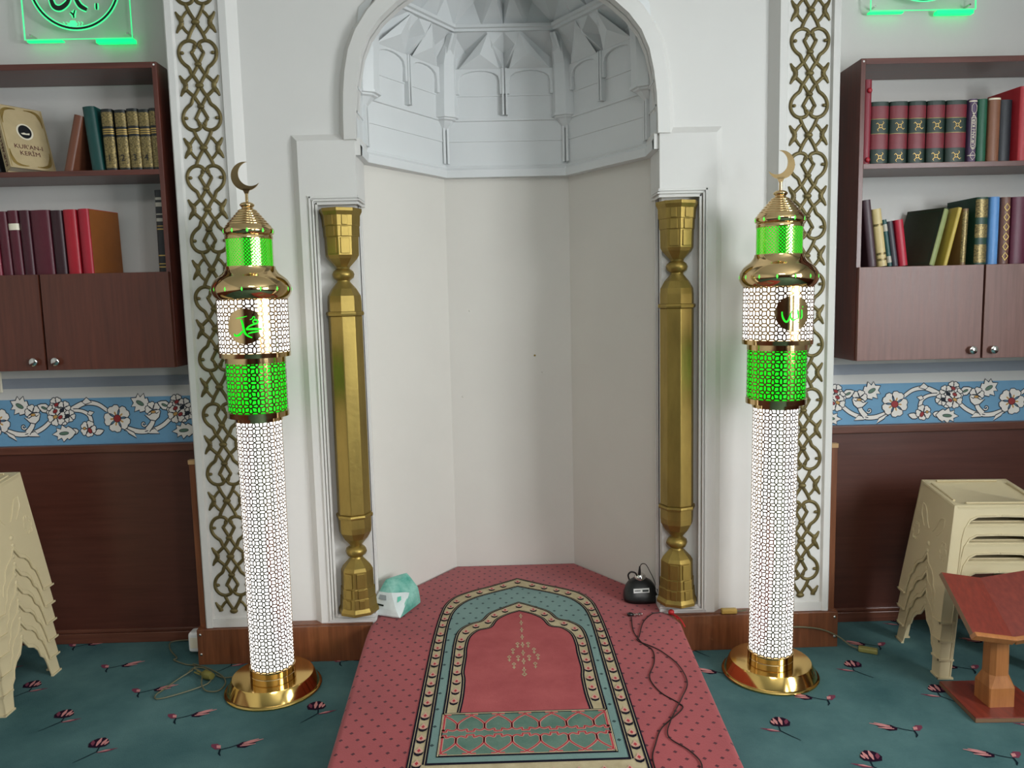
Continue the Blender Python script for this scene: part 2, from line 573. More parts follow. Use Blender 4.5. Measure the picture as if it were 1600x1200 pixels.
def flower_unit():
    """one repeat of the painted scroll; local x to the right, z up, origin at the big flower"""
    mb = MB()
    S = 0.000527
    state = {'d': 0.0}

    def P(X, Y):
        return ((X-580)*S, -(Y-390+0.042*(X-580))*S)

    def poly(pts, mi, grow=8, outline=True):
        state['d'] += 0.00002
        cx = sum(p[0] for p in pts)/len(pts)
        cy = sum(p[1] for p in pts)/len(pts)
        if outline:
            big = []
            n = len(pts)
            for i, p in enumerate(pts):
                a, b = pts[i-1], pts[(i+1) % n]
                tx, ty = b[0]-a[0], b[1]-a[1]
                l = sqrt(tx*tx+ty*ty) or 1
                nx, ny = ty/l, -tx/l
                if (p[0]+nx-cx)**2+(p[1]+ny-cy)**2 < (p[0]-nx-cx)**2+(p[1]-ny-cy)**2:
                    nx, ny = -nx, -ny
                big.append((p[0]+nx*grow, p[1]+ny*grow))
            d = -0.0022-state['d']
            mb.flat([P(*q) for q in big], lambda u, q: (u, d, q), 1)
        d2 = -0.0022-state['d']-0.00001
        mb.flat([P(*q) for q in pts], lambda u, q: (u, d2, q), mi)

    def stem(pts, w):
        pts = catmull(pts, 5)
        n = len(pts)
        ws = [w*(0.75+0.5*i/n) for i in range(n)] if not isinstance(w, tuple) else [w[0]+(w[1]-w[0])*i/(n-1) for i in range(n)]
        for grow, mi in ((14, 1), (0, 0)):
            state['d'] += 0.00002
            d = -0.0022-state['d']
            strip(mb, pts, [x+grow for x in ws], lambda u, q: P(u, q)[:1]+(d,)+P(u, q)[1:], mi)

    def petals(cx, cy, r, n, rot=0.0, mi=0):
        for k in range(n):
            a = rot+2*pi*k/n
            pts = []
            hw = pi/n*0.98
            for t, q in ((0, 0.12), (-0.75, 0.55), (-1, 0.78), (-0.7, 0.97), (-0.3, 1.0), (0, 0.92), (0.3, 1.0), (0.7, 0.97), (1, 0.78), (0.75, 0.55)):
                pts.append((cx+r*q*cos(a+t*hw), cy+r*q*sin(a+t*hw)))
            poly(pts, mi, 6.5)

    def dot(cx, cy, rx, ry, mi, rot=0, ol=True):
        pts = []
        for k in range(12):
            a = 2*pi*k/12
            x, y = rx*cos(a), ry*sin(a)
            pts.append((cx+x*cos(rot)-y*sin(rot), cy+x*sin(rot)+y*cos(rot)))
        poly(pts, mi, 4, ol)

    def leaf(cx, cy, L, w, rot, jag=True, core=True):
        base = [(0, 0), (0.15, 0.35), (0.3, 0.55), (0.38, 0.42), (0.55, 0.7), (0.62, 0.35), (0.8, 0.5), (0.78, 0.2), (1, 0)] if jag else \
            [(0, 0), (0.2, 0.4), (0.5, 0.55), (0.8, 0.3), (1, 0)]
        pts = base+[(x, -y) for x, y in reversed(base[1:-1])]
        out = [(cx+L*x*cos(rot)-w*y*sin(rot), cy+L*x*sin(rot)+w*y*cos(rot)) for x, y in pts]
        poly(out, 0, 8)
        if core:
            dot(cx+L*0.5*cos(rot), cy+L*0.5*sin(rot), L*0.2, w*0.12, 4, rot)

    stem([(655, 325), (720, 275), (790, 255), (850, 258), (945, 300)], 30)
    poly([(780, 250), (815, 215), (850, 245), (830, 262)], 0)
    stem([(930, 305), (860, 315), (805, 350), (790, 410)], 24)
    poly([(765, 330), (800, 318), (815, 340), (790, 352)], 0)
    stem([(1110, 370), (1180, 425), (1270, 460), (1380, 462), (1490, 425)], (26, 34))
    poly([(1215, 488), (1250, 450), (1330, 470), (1290, 482)], 0)
    poly([(1400, 510), (1420, 470), (1490, 430), (1460, 470)], 0)
    stem([(1310, 455), (1265, 400), (1250, 330)], (40, 24))
    sp = [(1310+0, 430)]
    sp = [(1335+22*(1-0.12*k)*cos(2.6-0.8*k), 405+22*(1-0.12*k)*sin(2.6-0.8*k)) for k in range(8)]
    stem(sp, (9, 4))
    leaf(900, 465, 70, 40, 0.1, False, False)
    leaf(925, 475, 185, 90, 0.03)
    leaf(775, 495, 80, 40, pi+0.25, False, False)
    leaf(1110, 295, 110, 60, -0.45, False)
    leaf(1285, 285, 160, 110, -0.55)
    petals(820, 455, 62, 5, 0.5)
    dot(808, 470, 14, 22, 2, 0.4)
    dot(850, 450, 10, 10, 3)
    petals(1255, 300, 60, 5, 1.2)
    poly([(1195, 315), (1225, 335), (1250, 325), (1285, 345), (1320, 335), (1280, 375), (1240, 385), (1210, 360)], 0)
    dot(1252, 318, 18, 9, 3)
    for cx, cy, r in ((1060, 245, 50), (1000, 280, 52), (960, 345, 45), (1090, 300, 50), (1010, 370, 42)):
        petals(cx, cy, r, 5, 0.4)
    petals(1065, 345, 70, 6, 0.2)
    for cx, cy, mi in ((1058, 252, 2), (1018, 298, 1), (1072, 302, 2), (980, 345, 1), (1035, 350, 2), (1075, 345, 3)):
        dot(cx, cy, 18, 12, mi, 0.5)
    petals(580, 390, 106, 5, -pi/2+0.35)
    for k in range(5):
        a = -pi/2+0.35+2*pi*k/5
        dot(580+42*cos(a), 390+42*sin(a), 16, 7, 3, a, False)
    dot(580, 390, 28, 28, 2)
    return mb.mesh('painted_flower_scroll', [M['p_white'], M['outline'], M['p_red'], M['p_ochre'], M['p_green']], merge=False)


fu = flower_unit()
pw = bpy.data.objects['wall_back_right']
for k in range(-1, 2):
    inst('painted_flower_scroll', fu, pw, (1.645+0.508*k, 3.2602, 0.962))
pw = bpy.data.objects['wall_back_left']
for k in range(-1, 2):
    inst('painted_flower_scroll', fu, pw, (-1.685-0.508*k, 3.2602, 0.985), scale=(-1, 1, 1.05))

# ------------------------------------------------------------------ mihrab
MI = thing('mihrab', 'white plaster mihrab niche with muqarnas half dome and gilded corner columns', 'mihrab', (0, 0, 0))

ARCH_IN = [(0.577, 2.07), (0.576, 2.14), (0.572, 2.22), (0.562, 2.30), (0.545, 2.38), (0.515, 2.45), (0.468, 2.51), (0.405, 2.565), (0.32, 2.62), (0.20, 2.68), (0.0, 2.75)]
ARCH_OUT = [(0.645, 2.07), (0.644, 2.16), (0.640, 2.25), (0.632, 2.33), (0.615, 2.41), (0.585, 2.48), (0.535, 2.555), (0.465, 2.63), (0.37, 2.70), (0.23, 2.78), (0.0, 2.87)]

# upper wall with the arched opening, one mesh
for s in (-1, 1):
    poly = [(s*1.05, 0.15), (s*0.80, 0.15), (s*0.80, 2.05), (s*0.577, 2.05)]+[(s*x, z) for x, z in ARCH_IN]+[(0, 3.3), (s*1.05, 3.3)]
    MB().xz(poly, 3.06, 3.11).build('front_wall', M['plaster'], MI)
# raised lower block with bevelled edges around the column recess
for s in (-1, 1):
    mb = MB()
    X = lambda v: s*v
    yf, yb = 3.03, 3.062
    a, b = 0.836, 0.806
    # bevelled outer edge
    rowA = [(X(a), yb, 0.15), (X(a), yb, 2.10), (X(0.60), yb, 2.10)]
    rowB = [(X(b), yf, 0.15), (X(b), yf, 2.07), (X(0.60), yf, 2.07)]
    mb.loft([rowA, rowB])
    def fbox(x0, x1, z0, z1, y0=yf, y1=3.14):
        xs = sorted((X(x0), X(x1)))
        mb.box(xs[0], xs[1], y0, y1, z0, z1)
    fbox(0.752, 0.806, 0.15, 2.07)
    fbox(0.566, 0.60, 2.014, 2.078, 3.04, 3.21)
    fbox(0.585, 0.752, 1.835, 2.07, yf, 3.21)
    fbox(0.585, 0.752, 0.0, 0.185, yf, 3.21)
    fbox(0.60, 0.752, 0.185, 1.835, 3.068, 3.14)
    mb.build('raised_jamb', M['plaster'], MI)
    # moulding frame round the recess: two stepped ridges
    fr = MB()
    for o_, w_, pr in ((0.0, 0.010, 0.007), (0.014, 0.007, 0.011), (0.024, 0.010, 0.004)):
        x_out = 0.772-o_
        zt, zb = 1.862-o_, 0.158+o_*0.6
        def rb(x0, x1, z0, z1, y0, y1):
            xs = sorted((X(x0), X(x1)))
            fr.box(xs[0], xs[1], y0, y1, z0, z1)
        rb(x_out-w_, x_out, zb, zt, yf-pr, yf)
        rb(0.580, x_out, zt-w_, zt, yf-pr, yf)
        rb(0.580, x_out, zb, zb+w_*0.6, yf-pr, yf)
        # round the corner into the jamb
        rb(0.585-pr, 0.585, zt-w_, zt, yf-pr, 3.165-o_)
        rb(0.60-pr, 0.60, zb, zt, 3.165-o_-w_, 3.165-o_)
    fr.build('frame_moulding', M['plaster'], MI, bevel=0.002)
    # jamb wall behind
    xs = sorted((X(0.60), X(0.64)))
    MB().box(xs[0], xs[1], 3.12, 3.22, 0.15, 2.06).build('jamb', M['plaster_niche'], MI)

# niche back panels (three flat plaster walls)
NP = [(-0.60, 3.22), (-0.29, 3.667), (0.29, 3.667), (0.60, 3.22)]
OFF = [(-0.64, 3.235), (-0.31, 3.71), (0.31, 3.71), (0.64, 3.235)]
for i in range(3):
    MB().xy([NP[i], NP[i+1], OFF[i+1], OFF[i]], 0.10, 2.06).build('niche_panel', M['plaster_niche'], MI)
# few nail holes left in the plaster
for x, y, z in ((0.115, 3.666, 1.18), (-0.235, 3.666, 0.99), (0.15, 3.666, 1.10), (-0.19, 3.666, 1.40)):
    MB().ball((x, y, z), 0.005, 0.003, 0.005, n=8, k=4).build('nail', M['gold_paint'] if x > 0.11 and z > 1.15 else M['plaster_niche'], MI)


def inset(plan, d):
    """inward mitred offset of an open plan polyline that wraps round the niche (inside is towards the open front)"""
    n = len(plan)
    out = []
    for i in range(n):
        ns = []
        for a, b in ((i-1, i), (i, i+1)):
            if a < 0 or b >= n:
                continue
            tx, ty = plan[b][0]-plan[a][0], plan[b][1]-plan[a][1]
            l = sqrt(tx*tx+ty*ty)
            ns.append((ty/l, -tx/l))
        if len(ns) == 1:
            out.append((plan[i][0]+ns[0][0]*d, plan[i][1]+ns[0][1]*d))
        else:
            nx, ny = ns[0][0]+ns[1][0], ns[0][1]+ns[1][1]
            l = sqrt(nx*nx+ny*ny)
            nx, ny = nx/l, ny/l
            c = nx*ns[0][0]+ny*ns[0][1]
            out.append((plan[i][0]+nx*d/c, plan[i][1]+ny*d/c))
    return out


DP = [(-0.582, 3.04), (-0.582, 3.19), (-0.285, 3.645), (0.285, 3.645), (0.582, 3.19), (0.582, 3.04)]


def row(d, z):
    return [(x, y, z) for x, y in inset(DP, d)]


# cornice between niche wall and dome
cor = MB()
cor.loft([row(-0.05, 2.012), row(0.022, 2.012), row(0.024, 2.045), row(0.014, 2.056), row(0.018, 2.064), row(0.006, 2.066)])
cor.build('cornice', M['gypsum'], MI)
# lower dome bands with incised joint lines
bands = MB()
g = 0.004
prof = [(0.006, 2.066), (0.007, 2.172), (0.007+g, 2.173), (0.007+g, 2.180), (0.008, 2.181), (0.010, 2.262), (0.010+2*g, 2.264), (0.010+2*g, 2.272), (0.012+g, 2.273),
        (0.012+g, 2.284), (0.012, 2.285), (0.014, 2.371), (0.014+g, 2.372), (0.014+g, 2.378), (0.015, 2.379), (0.022, 2.49)]
bands.loft([row(d, z) for d, z in prof])
bands.build('dome_bands', M['gypsum'], MI)


def frame_of(i, d, z):
    """origin, unit tangent, unit inward normal, length of dome side i at inset d"""
    p = inset(DP, d)
    a, b = p[i], p[i+1]
    l = math.dist(a, b)
    t = ((b[0]-a[0])/l, (b[1]-a[1])/l)
    nrm = (t[1], -t[0])
    return a, t, nrm, l


# arcade of small blind arches above the bands
def arch_plate(w, h, leg, rise, n=8):
    """inverted-U outline, opening centred, width w, total height h"""
    pts = [(-w/2, 0), (-w/2, h), (w/2, h), (w/2, 0), (w/2-leg, 0)]
    ow = w/2-leg
    for k in range(n+1):
        a = pi*k/n
        pts.append((ow*cos(a), (h-rise-0.010)+rise*max(0, sin(a))**0.75))
    pts.append((-w/2+leg, 0))
    return pts


for i in range(5):
    a, t, nr, l = frame_of(i, 0.02, 2.38)
    cnt = 1 if i in (0, 4) else 2
    pier = 0.045
    usable = l-2*pier if i in (1, 2, 3) else l-pier-0.004
    off0 = pier if i != 0 else 0.004
    w = usable/cnt
    for k in range(cnt):
        c = off0+w*(k+0.5)
        fn = lambda u, q, ww, a=a, t=t, nr=nr, c=c: (a[0]+t[0]*(c+u)+nr[0]*ww, a[1]+t[1]*(c+u)+nr[1]*ww, 2.378+q)
        MB().prism(arch_plate(w*0.995, 0.112, 0.022, 0.045), fn, -0.012, 0.014).build('blind_arch', M['gypsum'], MI, bevel=0.003)
    # slim double rib between paired arches
    if cnt == 2:
        for dx in (-0.008, 0.008):
            c = off0+w+dx
            fn = lambda u, q, ww, a=a, t=t, nr=nr, c=c: (a[0]+t[0]*(c+u)+nr[0]*ww, a[1]+t[1]*(c+u)+nr[1]*ww, q)
            MB().prism([(-0.004, 2.285), (0.004, 2.285), (0.004, 2.49), (-0.004, 2.49)], fn, -0.014, 0.019).build('slim_rib', M['gypsum'], MI)

# corner piers with corbels and thin drop ribs
for i in range(1, 5):
    p = inset(DP, 0.0)[i]
    q = inset(DP, 0.05)[i]
    nx, ny = q[0]-p[0], q[1]-p[1]
    l = sqrt(nx*nx+ny*ny)
    nx, ny = nx/l, ny/l
    tx, ty = -ny, nx
    pr = MB()
    def ring(w, d, z):
        pts = [(-w, -0.01), (-w, d*0.55), (-w*0.45, d), (w*0.45, d), (w, d*0.55), (w, -0.01)]
        return [(p[0]+tx*u+nx*v, p[1]+ty*u+ny*v, z) for u, v in pts]
    pr.loft([ring(0.058, 0.072, 2.284), ring(0.056, 0.074, 2.375), ring(0.053, 0.080, 2.50), ring(0.044, 0.115, 2.60), ring(0.036, 0.150, 2.66)])
    pr.build('corner_pier', M['gypsum'], MI)
    cb = MB()
    cb.loft([ring(0.014, 0.020, 2.225), ring(0.040, 0.052, 2.262), ring(0.052, 0.064, 2.266), ring(0.054, 0.067, 2.272), ring(0.062, 0.078, 2.274), ring(0.062, 0.078, 2.284), ring(0.0, 0.0, 2.284)])
    cb.build('corbel', M['gypsum'], MI)
    for u in (-0.009, 0.009):
        rb_ = MB()
        rb_.loft([[(p[0]+tx*(u+du)+nx*v, p[1]+ty*(u+du)+ny*v, z) for du, v in ((-0.005, 0.0), (-0.005, 0.027), (0.005, 0.027), (0.005, 0.0))] for z in (2.075, 2.25)])
        rb_.build('drop_rib', M['gypsum'], MI)


def folded_tier(z0, z1, d0, d1, name, frames=True):
    """star-shaped folded facets between two heights"""
    for i in range(5):
        a, t, nr, l = frame_of(i, 0.0, 0)
        A0, A1 = inset(DP, d0), inset(DP, d1)
        b0, b1 = Vector(A0[i]), Vector(A0[i+1])
        t0, t1 = Vector(A1[i]), Vector(A1[i+1])
        N2 = Vector(nr)
        H = z1-z0
        def B(f, o=0.0, z=z0):
            p = b0.lerp(b1, f)+N2*o
            return (p.x, p.y, z)
        def T(f, o=0.0, z=z1):
            p = t0.lerp(t1, f)+N2*o
            return (p.x, p.y, z)
        def MID(f, k, o):
            p = b0.lerp(b1, f).lerp(t0.lerp(t1, f), k)+N2*o
            return (p.x, p.y, z0+H*k)
        mb = MB()
        V = [B(0), B(0.28, -0.004), B(0.5, -0.02), B(0.72, -0.004), B(1),
             T(0, 0), T(0.33, 0.0), T(0.5, -0.01), T(0.67, 0.0), T(1),
             MID(0.14, 0.55, -0.045), MID(0.40, 0.62, 0.016), MID(0.5, 0.5, -0.055), MID(0.60, 0.62, 0.016), MID(0.86, 0.55, -0.045)]
        F = [(0, 10, 5), (0, 1, 10), (5, 10, 6), (10, 1, 6), (1, 11, 6), (1, 2, 11), (6, 11, 7), (11, 2, 12), (11, 12, 7),
             (2, 13, 12), (12, 13, 7), (7, 13, 8), (2, 3, 13), (13, 3, 8), (8, 3, 14), (8, 14, 9), (3, 4, 14), (14, 4, 9)]
        mb.add(V, F)
        mb.build(name, M['gypsum'], MI)
        if frames and i in (1, 2, 3):
            # tent-shaped leaves standing in front of the folds
            for f in (0.29, 0.71):
                fr = MB()
                fr.add([B(f-0.17, 0.010), B(f+0.17, 0.010), MID(0.5+(f-0.5)*0.72, 0.93, 0.012), B(f, -0.01), MID(f, 0.35, 0.032)], [(0, 4, 2), (4, 1, 2), (0, 1, 4), (0, 2, 3), (3, 2, 1)])
                fr.build('tent_leaf', M['gypsum'], MI)
            for f0, f1 in ((0.02, 0.055), (0.945, 0.98)):
                MB().loft([[B(f0, 0.014), B(f1, 0.014)], [MID(f0, 0.9, 0.02), MID(f1, 0.9, 0.02)]]).loft(
                    [[B(f0, -0.01), B(f0, 0.014)], [MID(f0, 0.9, -0.01), MID(f0, 0.9, 0.02)]]).build('edge_fillet', M['gypsum'], MI)


folded_tier(2.488, 2.625, 0.024, 0.115, 'star_facet')
c2 = MB()
c2.loft([row(0.10, 2.622), row(0.125, 2.622), row(0.127, 2.632), row(0.140, 2.634), row(0.142, 2.646), row(0.12, 2.648)])
c2.build('upper_cornice', M['gypsum'], MI)
folded_tier(2.646, 2.80, 0.125, 0.26, 'star_facet', False)
top = MB()
top.loft([row(0.26, 2.80), row(0.40, 2.90), row(0.50, 2.95)])
top.build('dome_crown', M['gypsum'], MI)

# raised arch band in front of the dome
ab = MB()
pi_ = [(-x, z) for x, z in ARCH_IN]+[(x, z) for x, z in reversed(ARCH_IN[:-1])]
po_ = [(-x, z) for x, z in ARCH_OUT]+[(x, z) for x, z in reversed(ARCH_OUT[:-1])]
pm_ = [(a[0]+(b[0]-a[0])*0.32, a[1]+(b[1]-a[1])*0.32) for a, b in zip(po_, pi_)]
ab.loft([[(x, 3.062, z) for x, z in po_], [(x, 3.02, z) for x, z in pm_], [(x, 3.016, z) for x, z in pi_], [(x, 3.07, z) for x, z in pi_]])
for s in (0, -1):
    ab.add([(po_[s][0], 3.062, 2.07), (pm_[s][0], 3.02, 2.07), (pi_[s][0], 3.016, 2.07), (pi_[s][0], 3.07, 2.07)], [(0, 1, 2, 3)])
ab.build('arch_band', M['plaster'], MI)

# gilded corner columns
CAPZ = 1.812
colprof_up = [(0.077, 1.812), (0.077, 1.800), (0.070, 1.785), (0.068, 1.745), (0.0655, 1.745), (0.0645, 1.705), (0.062, 1.705), (0.0605, 1.635),
              (0.054, 1.622), (0.026, 1.590), (0.024, 1.583), (0.036, 1.574), (0.0405, 1.562), (0.037, 1.548), (0.024, 1.538), (0.024, 1.532),
              (0.045, 1.506), (0.060, 1.478), (0.062, 1.455), (0.062, 1.418), (0.068, 1.416), (0.0695, 1.409), (0.068, 1.402), (0.0625, 1.400)]
zc = (1.812+0.196)/2
colprof_dn = [(r, 2*zc-z) for r, z in reversed(colprof_up)]


def oct_rows(mb, prof, cx, cy):
    rows = []
    for r, z in prof:
        rows.append([(cx+r*1.08*cos(2*pi*k/8), cy+r*1.08*sin(2*pi*k/8), z) for k in range(8)])
    mb.loft(rows, 0, True)
    mb.add(rows[0], [tuple(range(8))])
    mb.add(rows[-1], [tuple(range(8))])


for s in (-1, 1):
    cx, cy = s*0.655, 3.045
    colm = MB()
    c = bpy.data.objects.new('gilded_column', None)
    COL.objects.link(c)
    c.parent = MI
    b = MB(); oct_rows(b, colprof_up[:10], cx, cy); cap = b.build('capital', M['gold_paint'], c, bevel=0.002)
    b = MB(); oct_rows(b, colprof_up[9:17], cx, cy); b.build('upper_knop', M['gold_paint'], c, smooth=50)
    b = MB(); oct_rows(b, colprof_up[16:], cx, cy); b.build('upper_collar', M['gold_paint'], c)
    b = MB(); oct_rows(b, [(0.0625, 1.400), (0.0625, 0.608)], cx, cy); b.build('shaft', M['gold_paint'], c, bevel=0.003)
    b = MB(); oct_rows(b, colprof_dn[:8], cx, cy); b.build('lower_collar', M['gold_paint'], c)
    b = MB(); oct_rows(b, colprof_dn[7:15], cx, cy); b.build('lower_knop', M['gold_paint'], c, smooth=50)
    b = MB(); oct_rows(b, colprof_dn[14:], cx, cy); bs = b.build('base', M['gold_paint'], c, bevel=0.002)
    # stepped blocks on the chamfered faces of capital and base
    for sg, par in ((1, cap), (-1, bs)):
        for q in (-1, 1):
            ang = -pi/2+q*pi/8
            for k, (rad, z0, z1, hw) in enumerate(((0.0625, 1.64, 1.70, 0.017), (0.066, 1.705, 1.742, 0.014), (0.0695, 1.748, 1.785, 0.011))):
                if sg < 0:
                    z0, z1 = 2*zc-z1, 2*zc-z0
                ex, ey = cos(ang), sin(ang)
                tx, ty = -ey, ex
                o_ = rad+0.0035
                pts = [(cx+ex*v+tx*u, cy+ey*v+ty*u) for u, v in ((-hw, rad-0.01), (-hw, o_), (hw, o_), (hw, rad-0.01))]
                MB().xy(pts, z0, z1).build('stepped_block', M['gold_paint'], par, bevel=0.0015)

# ------------------------------------------------------------------ pilasters with gilded interlace


def lattice_unit():
    mb = MB()
    K = 0.072/175.0
    KV = 0.229/555.0
    AX = (0, 1, 0)

    def st(pts, w=0.0070, smooth=True, taper=False):
        pts = [(x*K, y*KV) for x, y in pts]
        if smooth:
            pts = catmull(pts, 4)
        n_ = len(pts)
        ww = [w*(0.35+0.65*min(1.0, 2.2*i/n_)) for i in range(n_)] if taper else w
        mb.tube([(x, 0, z) for x, z in pts], ww, 6, 0, 0.75, AX)

    for sx in (-1, 1):
        for sv in (1, -1):
            # outer lobe of the heart running on to the central knot
            st([(sx*x, sv*y) for x, y in ((6, 345), (28, 382), (75, 396), (125, 380), (160, 340), (172, 290), (160, 235), (128, 192), (94, 165), (80, 140), (70, 112), (32, 58), (0, 0))])
            # inner diamond, small knot, crossing out to the side bracket
            st([(sx*x, sv*y) for x, y in ((4, 350), (26, 352), (34, 318), (52, 294))], 0.0064)
            st([(sx*x, sv*y) for x, y in ((56, 292), (40, 262), (0, 190), (-52, 105), (-88, 70), (-122, 38))], 0.0068)
            # link to next knot
            st([(sx*x, sv*y) for x, y in ((84, 392), (52, 468), (0, 552))], 0.0070)
            # side brackets at the middle
            st([(sx*x, sv*y) for x, y in ((178, 92), (156, 52), (134, 26), (128, 0))], 0.0098, True, True)
            # side brackets at the link (half)
            st([(sx*x, sv*y) for x, y in ((178, 463), (156, 503), (134, 529), (128, 555))], 0.0098, True, True)
            st([(sx*x, sv*y) for x, y in ((122, 520), (92, 478), (62, 452))], 0.0058, False)
            # little buds
            mb.ball((sx*140*K, -0.002, sv*288*KV), 0.008, 0.006, 0.0065)
            mb.ball((sx*20*K, -0.002, sv*335*KV), 0.006, 0.005, 0.0055)
            mb.ball((sx*56*K, -0.002, sv*292*KV), 0.0055, 0.005, 0.0055)
    mb.ball((0, -0.003, 0), 0.0165, 0.009, 0.0105)
    for sv in (1, -1):
        mb.ball((0, -0.003, sv*187*KV), 0.0140, 0.009, 0.0092)
    mb.ball((0, -0.003, -555*KV), 0.0165, 0.009, 0.0105)
    return mb.mesh('lattice_relief', M['lattice_gold'], 60)


lat = lattice_unit()
for s in (-1, 1):
    side = 'left' if s < 0 else 'right'
    p = bpy.data.objects.new('pilaster', None)
    COL.objects.link(p)
    p.parent = MI
    X = lambda v: s*v
    mb = MB()
    # ground recessed between two raised strips; profile swept upwards
    prof = [(1.01, 3.062), (1.04, 3.012), (1.068, 3.012), (1.074, 3.024), (1.238, 3.024), (1.244, 3.012), (1.266, 3.010), (1.272, 3.016), (1.272, 3.262), (1.01, 3.262)]
    mb.prism([(X(x), y) for x, y in prof], lambda u, q, w: (u, q, w), 0.15, 3.3)
    mb.build('pilaster_body', M['plaster'], p)
    for k in range(6):
        inst('lattice_relief', lat, p, (s*1.157, 3.0225, 2.737-0.4583*k))
    MB().box(*sorted((X(1.069), X(1.243))), 3.0150, 3.03, 0.15, 0.186).build('lattice_foot', M['plaster'], p)

# ------------------------------------------------------------------ plinth boards
for s in (-1, 1):
    side = 'left' if s < 0 else 'right'
    t = thing('plinth_board', 'brown wood plinth board under the %s pilaster, with silver screws' % side, 'plinth', (s*0.98, 3.0, 0), group=None)
    MB().box(*sorted((s*(0.597-0.98), s*(1.306-0.98))), 0.0, 0.018, 0.0, 0.148).build('board', M['plinth'], t, bevel=0.0015)
    MB().box(*sorted((s*(0.597-0.98), s*(1.306-0.98))), 0.018, 0.06, 0.10, 0.150).build('board_top', M['plinth'], t)
    for z in (0.128, 0.045):
        MB().ball((s*(1.292-0.98), -0.0015, z), 0.006, 0.004, 0.006, n=10, k=6).build('screw', M['chrome'], t, smooth=60)

# ------------------------------------------------------------------ red carpet on the mihrab step
Z0 = 0.155
outline = [(-0.600, 3.215), (-0.291, 3.660), (0.291, 3.660), (0.600, 3.215), (0.600, 3.035), (0.640, 2.99), (0.652, 2.93), (0.645, 2.86), (0.604, 2.00), (0.585, 1.30),
           (-0.545, 1.30), (-0.566, 2.04), (-0.604, 2.93), (-0.606, 2.99), (-0.585, 3.035), (-0.600, 3.04)]
outline = [(-0.600, 3.215), (-0.291, 3.660), (0.291, 3.660), (0.600, 3.215), (0.598, 3.05), (0.632, 2.995), (0.648, 2.93), (0.643, 2.86), (0.604, 2.00), (0.575, 1.30),
           (-0.540, 1.30), (-0.566, 2.04), (-0.604, 2.90), (-0.604, 2.995), (-0.588, 3.05)]


def shrink(pts, d):
    cx, cy = 0.0, 2.6
    out = []
    n = len(pts)
    for i, p_ in enumerate(pts):
        a, b = pts[i-1], pts[(i+1) % n]
        tx, ty = b[0]-a[0], b[1]-a[1]
        l = sqrt(tx*tx+ty*ty)
        out.append((p_[0]+ty/l*-d*-1, p_[1]-tx/l*-d*-1))
    return out


rc = thing('prayer_carpet', 'red dotted carpet with a woven mihrab panel covering the niche step', 'carpet', (0, 2.4, 0))
RO = Vector((0, 2.4, 0))
mb = MB()
rows = []
for d, z in ((0.0, 0.002), (0.0, Z0-0.018), (0.005, Z0-0.007), (0.013, Z0-0.0015), (0.024, Z0)):
    pts = shrink(outline, d)
    # make sure shrink goes inwards
    if sum(abs(p_[0]) for p_ in pts) > sum(abs(p_[0]) for p_ in outline)+1e-6:
        pts = shrink(outline, -d)
    rows.append([(x, y-2.4, z) for x, y in pts])
mb.loft(rows, 0, True)
mb.add(rows[-1], [tuple(range(len(outline)))])
mb.build('red_pile', M['red_carpet'], rc, smooth=50)

XC = 0.004
o1 = [(0.01, 3.455), (-0.112, 3.372), (-0.207, 3.311), (-0.272, 3.250), (-0.307, 3.165), (-0.320, 3.059), (-0.327, 2.933), (-0.331, 2.78), (-0.332, 2.577), (-0.332, 2.4), (-0.332, 2.209), (-0.332, 1.93)]
o2 = [(0.008, 3.36), (-0.092, 3.303), (-0.167, 3.255), (-0.231, 3.19), (-0.270, 3.100), (-0.284, 2.992), (-0.288, 2.852), (-0.288, 2.639), (-0.288, 2.453), (-0.288, 2.267), (-0.288, 2.03)]
i1 = [(0.004, 3.173), (-0.054, 3.126), (-0.117, 3.067), (-0.149, 2.994), (-0.194, 2.965), (-0.234, 2.907), (-0.247, 2.812), (-0.248, 2.636), (-0.248, 2.451), (-0.250, 2.296)]
i2 = [(0.002, 3.085), (-0.046, 3.053), (-0.09, 3.0), (-0.115, 2.929), (-0.162, 2.906), (-0.195, 2.845), (-0.204, 2.754), (-0.203, 2.684), (-0.206, 2.569), (-0.200, 2.507), (-0.200, 2.392), (-0.206, 2.300)]


def full(curve):
    c = [((XC if i == 0 else x), y) for i, (x, y) in enumerate(curve)]
    c = catmull(c, 4)
    return list(reversed(c))+[(2*XC-x, y) for x, y in c[1:]]


cO1, cO2, cI1, cI2 = map(full, (o1, o2, i1, i2))


def L(z):
    return lambda x, y: (x, y-2.4, Z0+z)


NRS = 90
rO1, rO2, rI1, rI2 = [resample(c, NRS+1) for c in (cO1, cO2, cI1, cI2)]
b = MB(); f_ = L(0.0006)
b.add([f_(*p_) for p_ in cO2], [tuple(range(len(cO2)))])
b.build('teal_arch_field', M['rug_teal'], rc)
b = MB()
b.loft([[f_(*p_) for p_ in rO1], [f_(*p_) for p_ in rO2]])
g_ = L(0.0004)
b.add([g_(-0.332+XC, 2.031), g_(0.332+XC, 2.031), g_(0.332+XC, 1.93), g_(-0.332+XC, 1.93)], [(0, 1, 2, 3)])
b.build('outer_cream_border', M['rug_cream'], rc)
b = MB(); f_ = L(0.0012)
b.loft([[f_(*p_) for p_ in rI1], [f_(*p_) for p_ in rI2]])
b.build('inner_cream_border', M['rug_cream'], rc)
b = MB()
b.add([f_(*p_) for p_ in cI2], [tuple(range(len(cI2)))])
b.build('red_arch_field', M['rug_red'], rc)
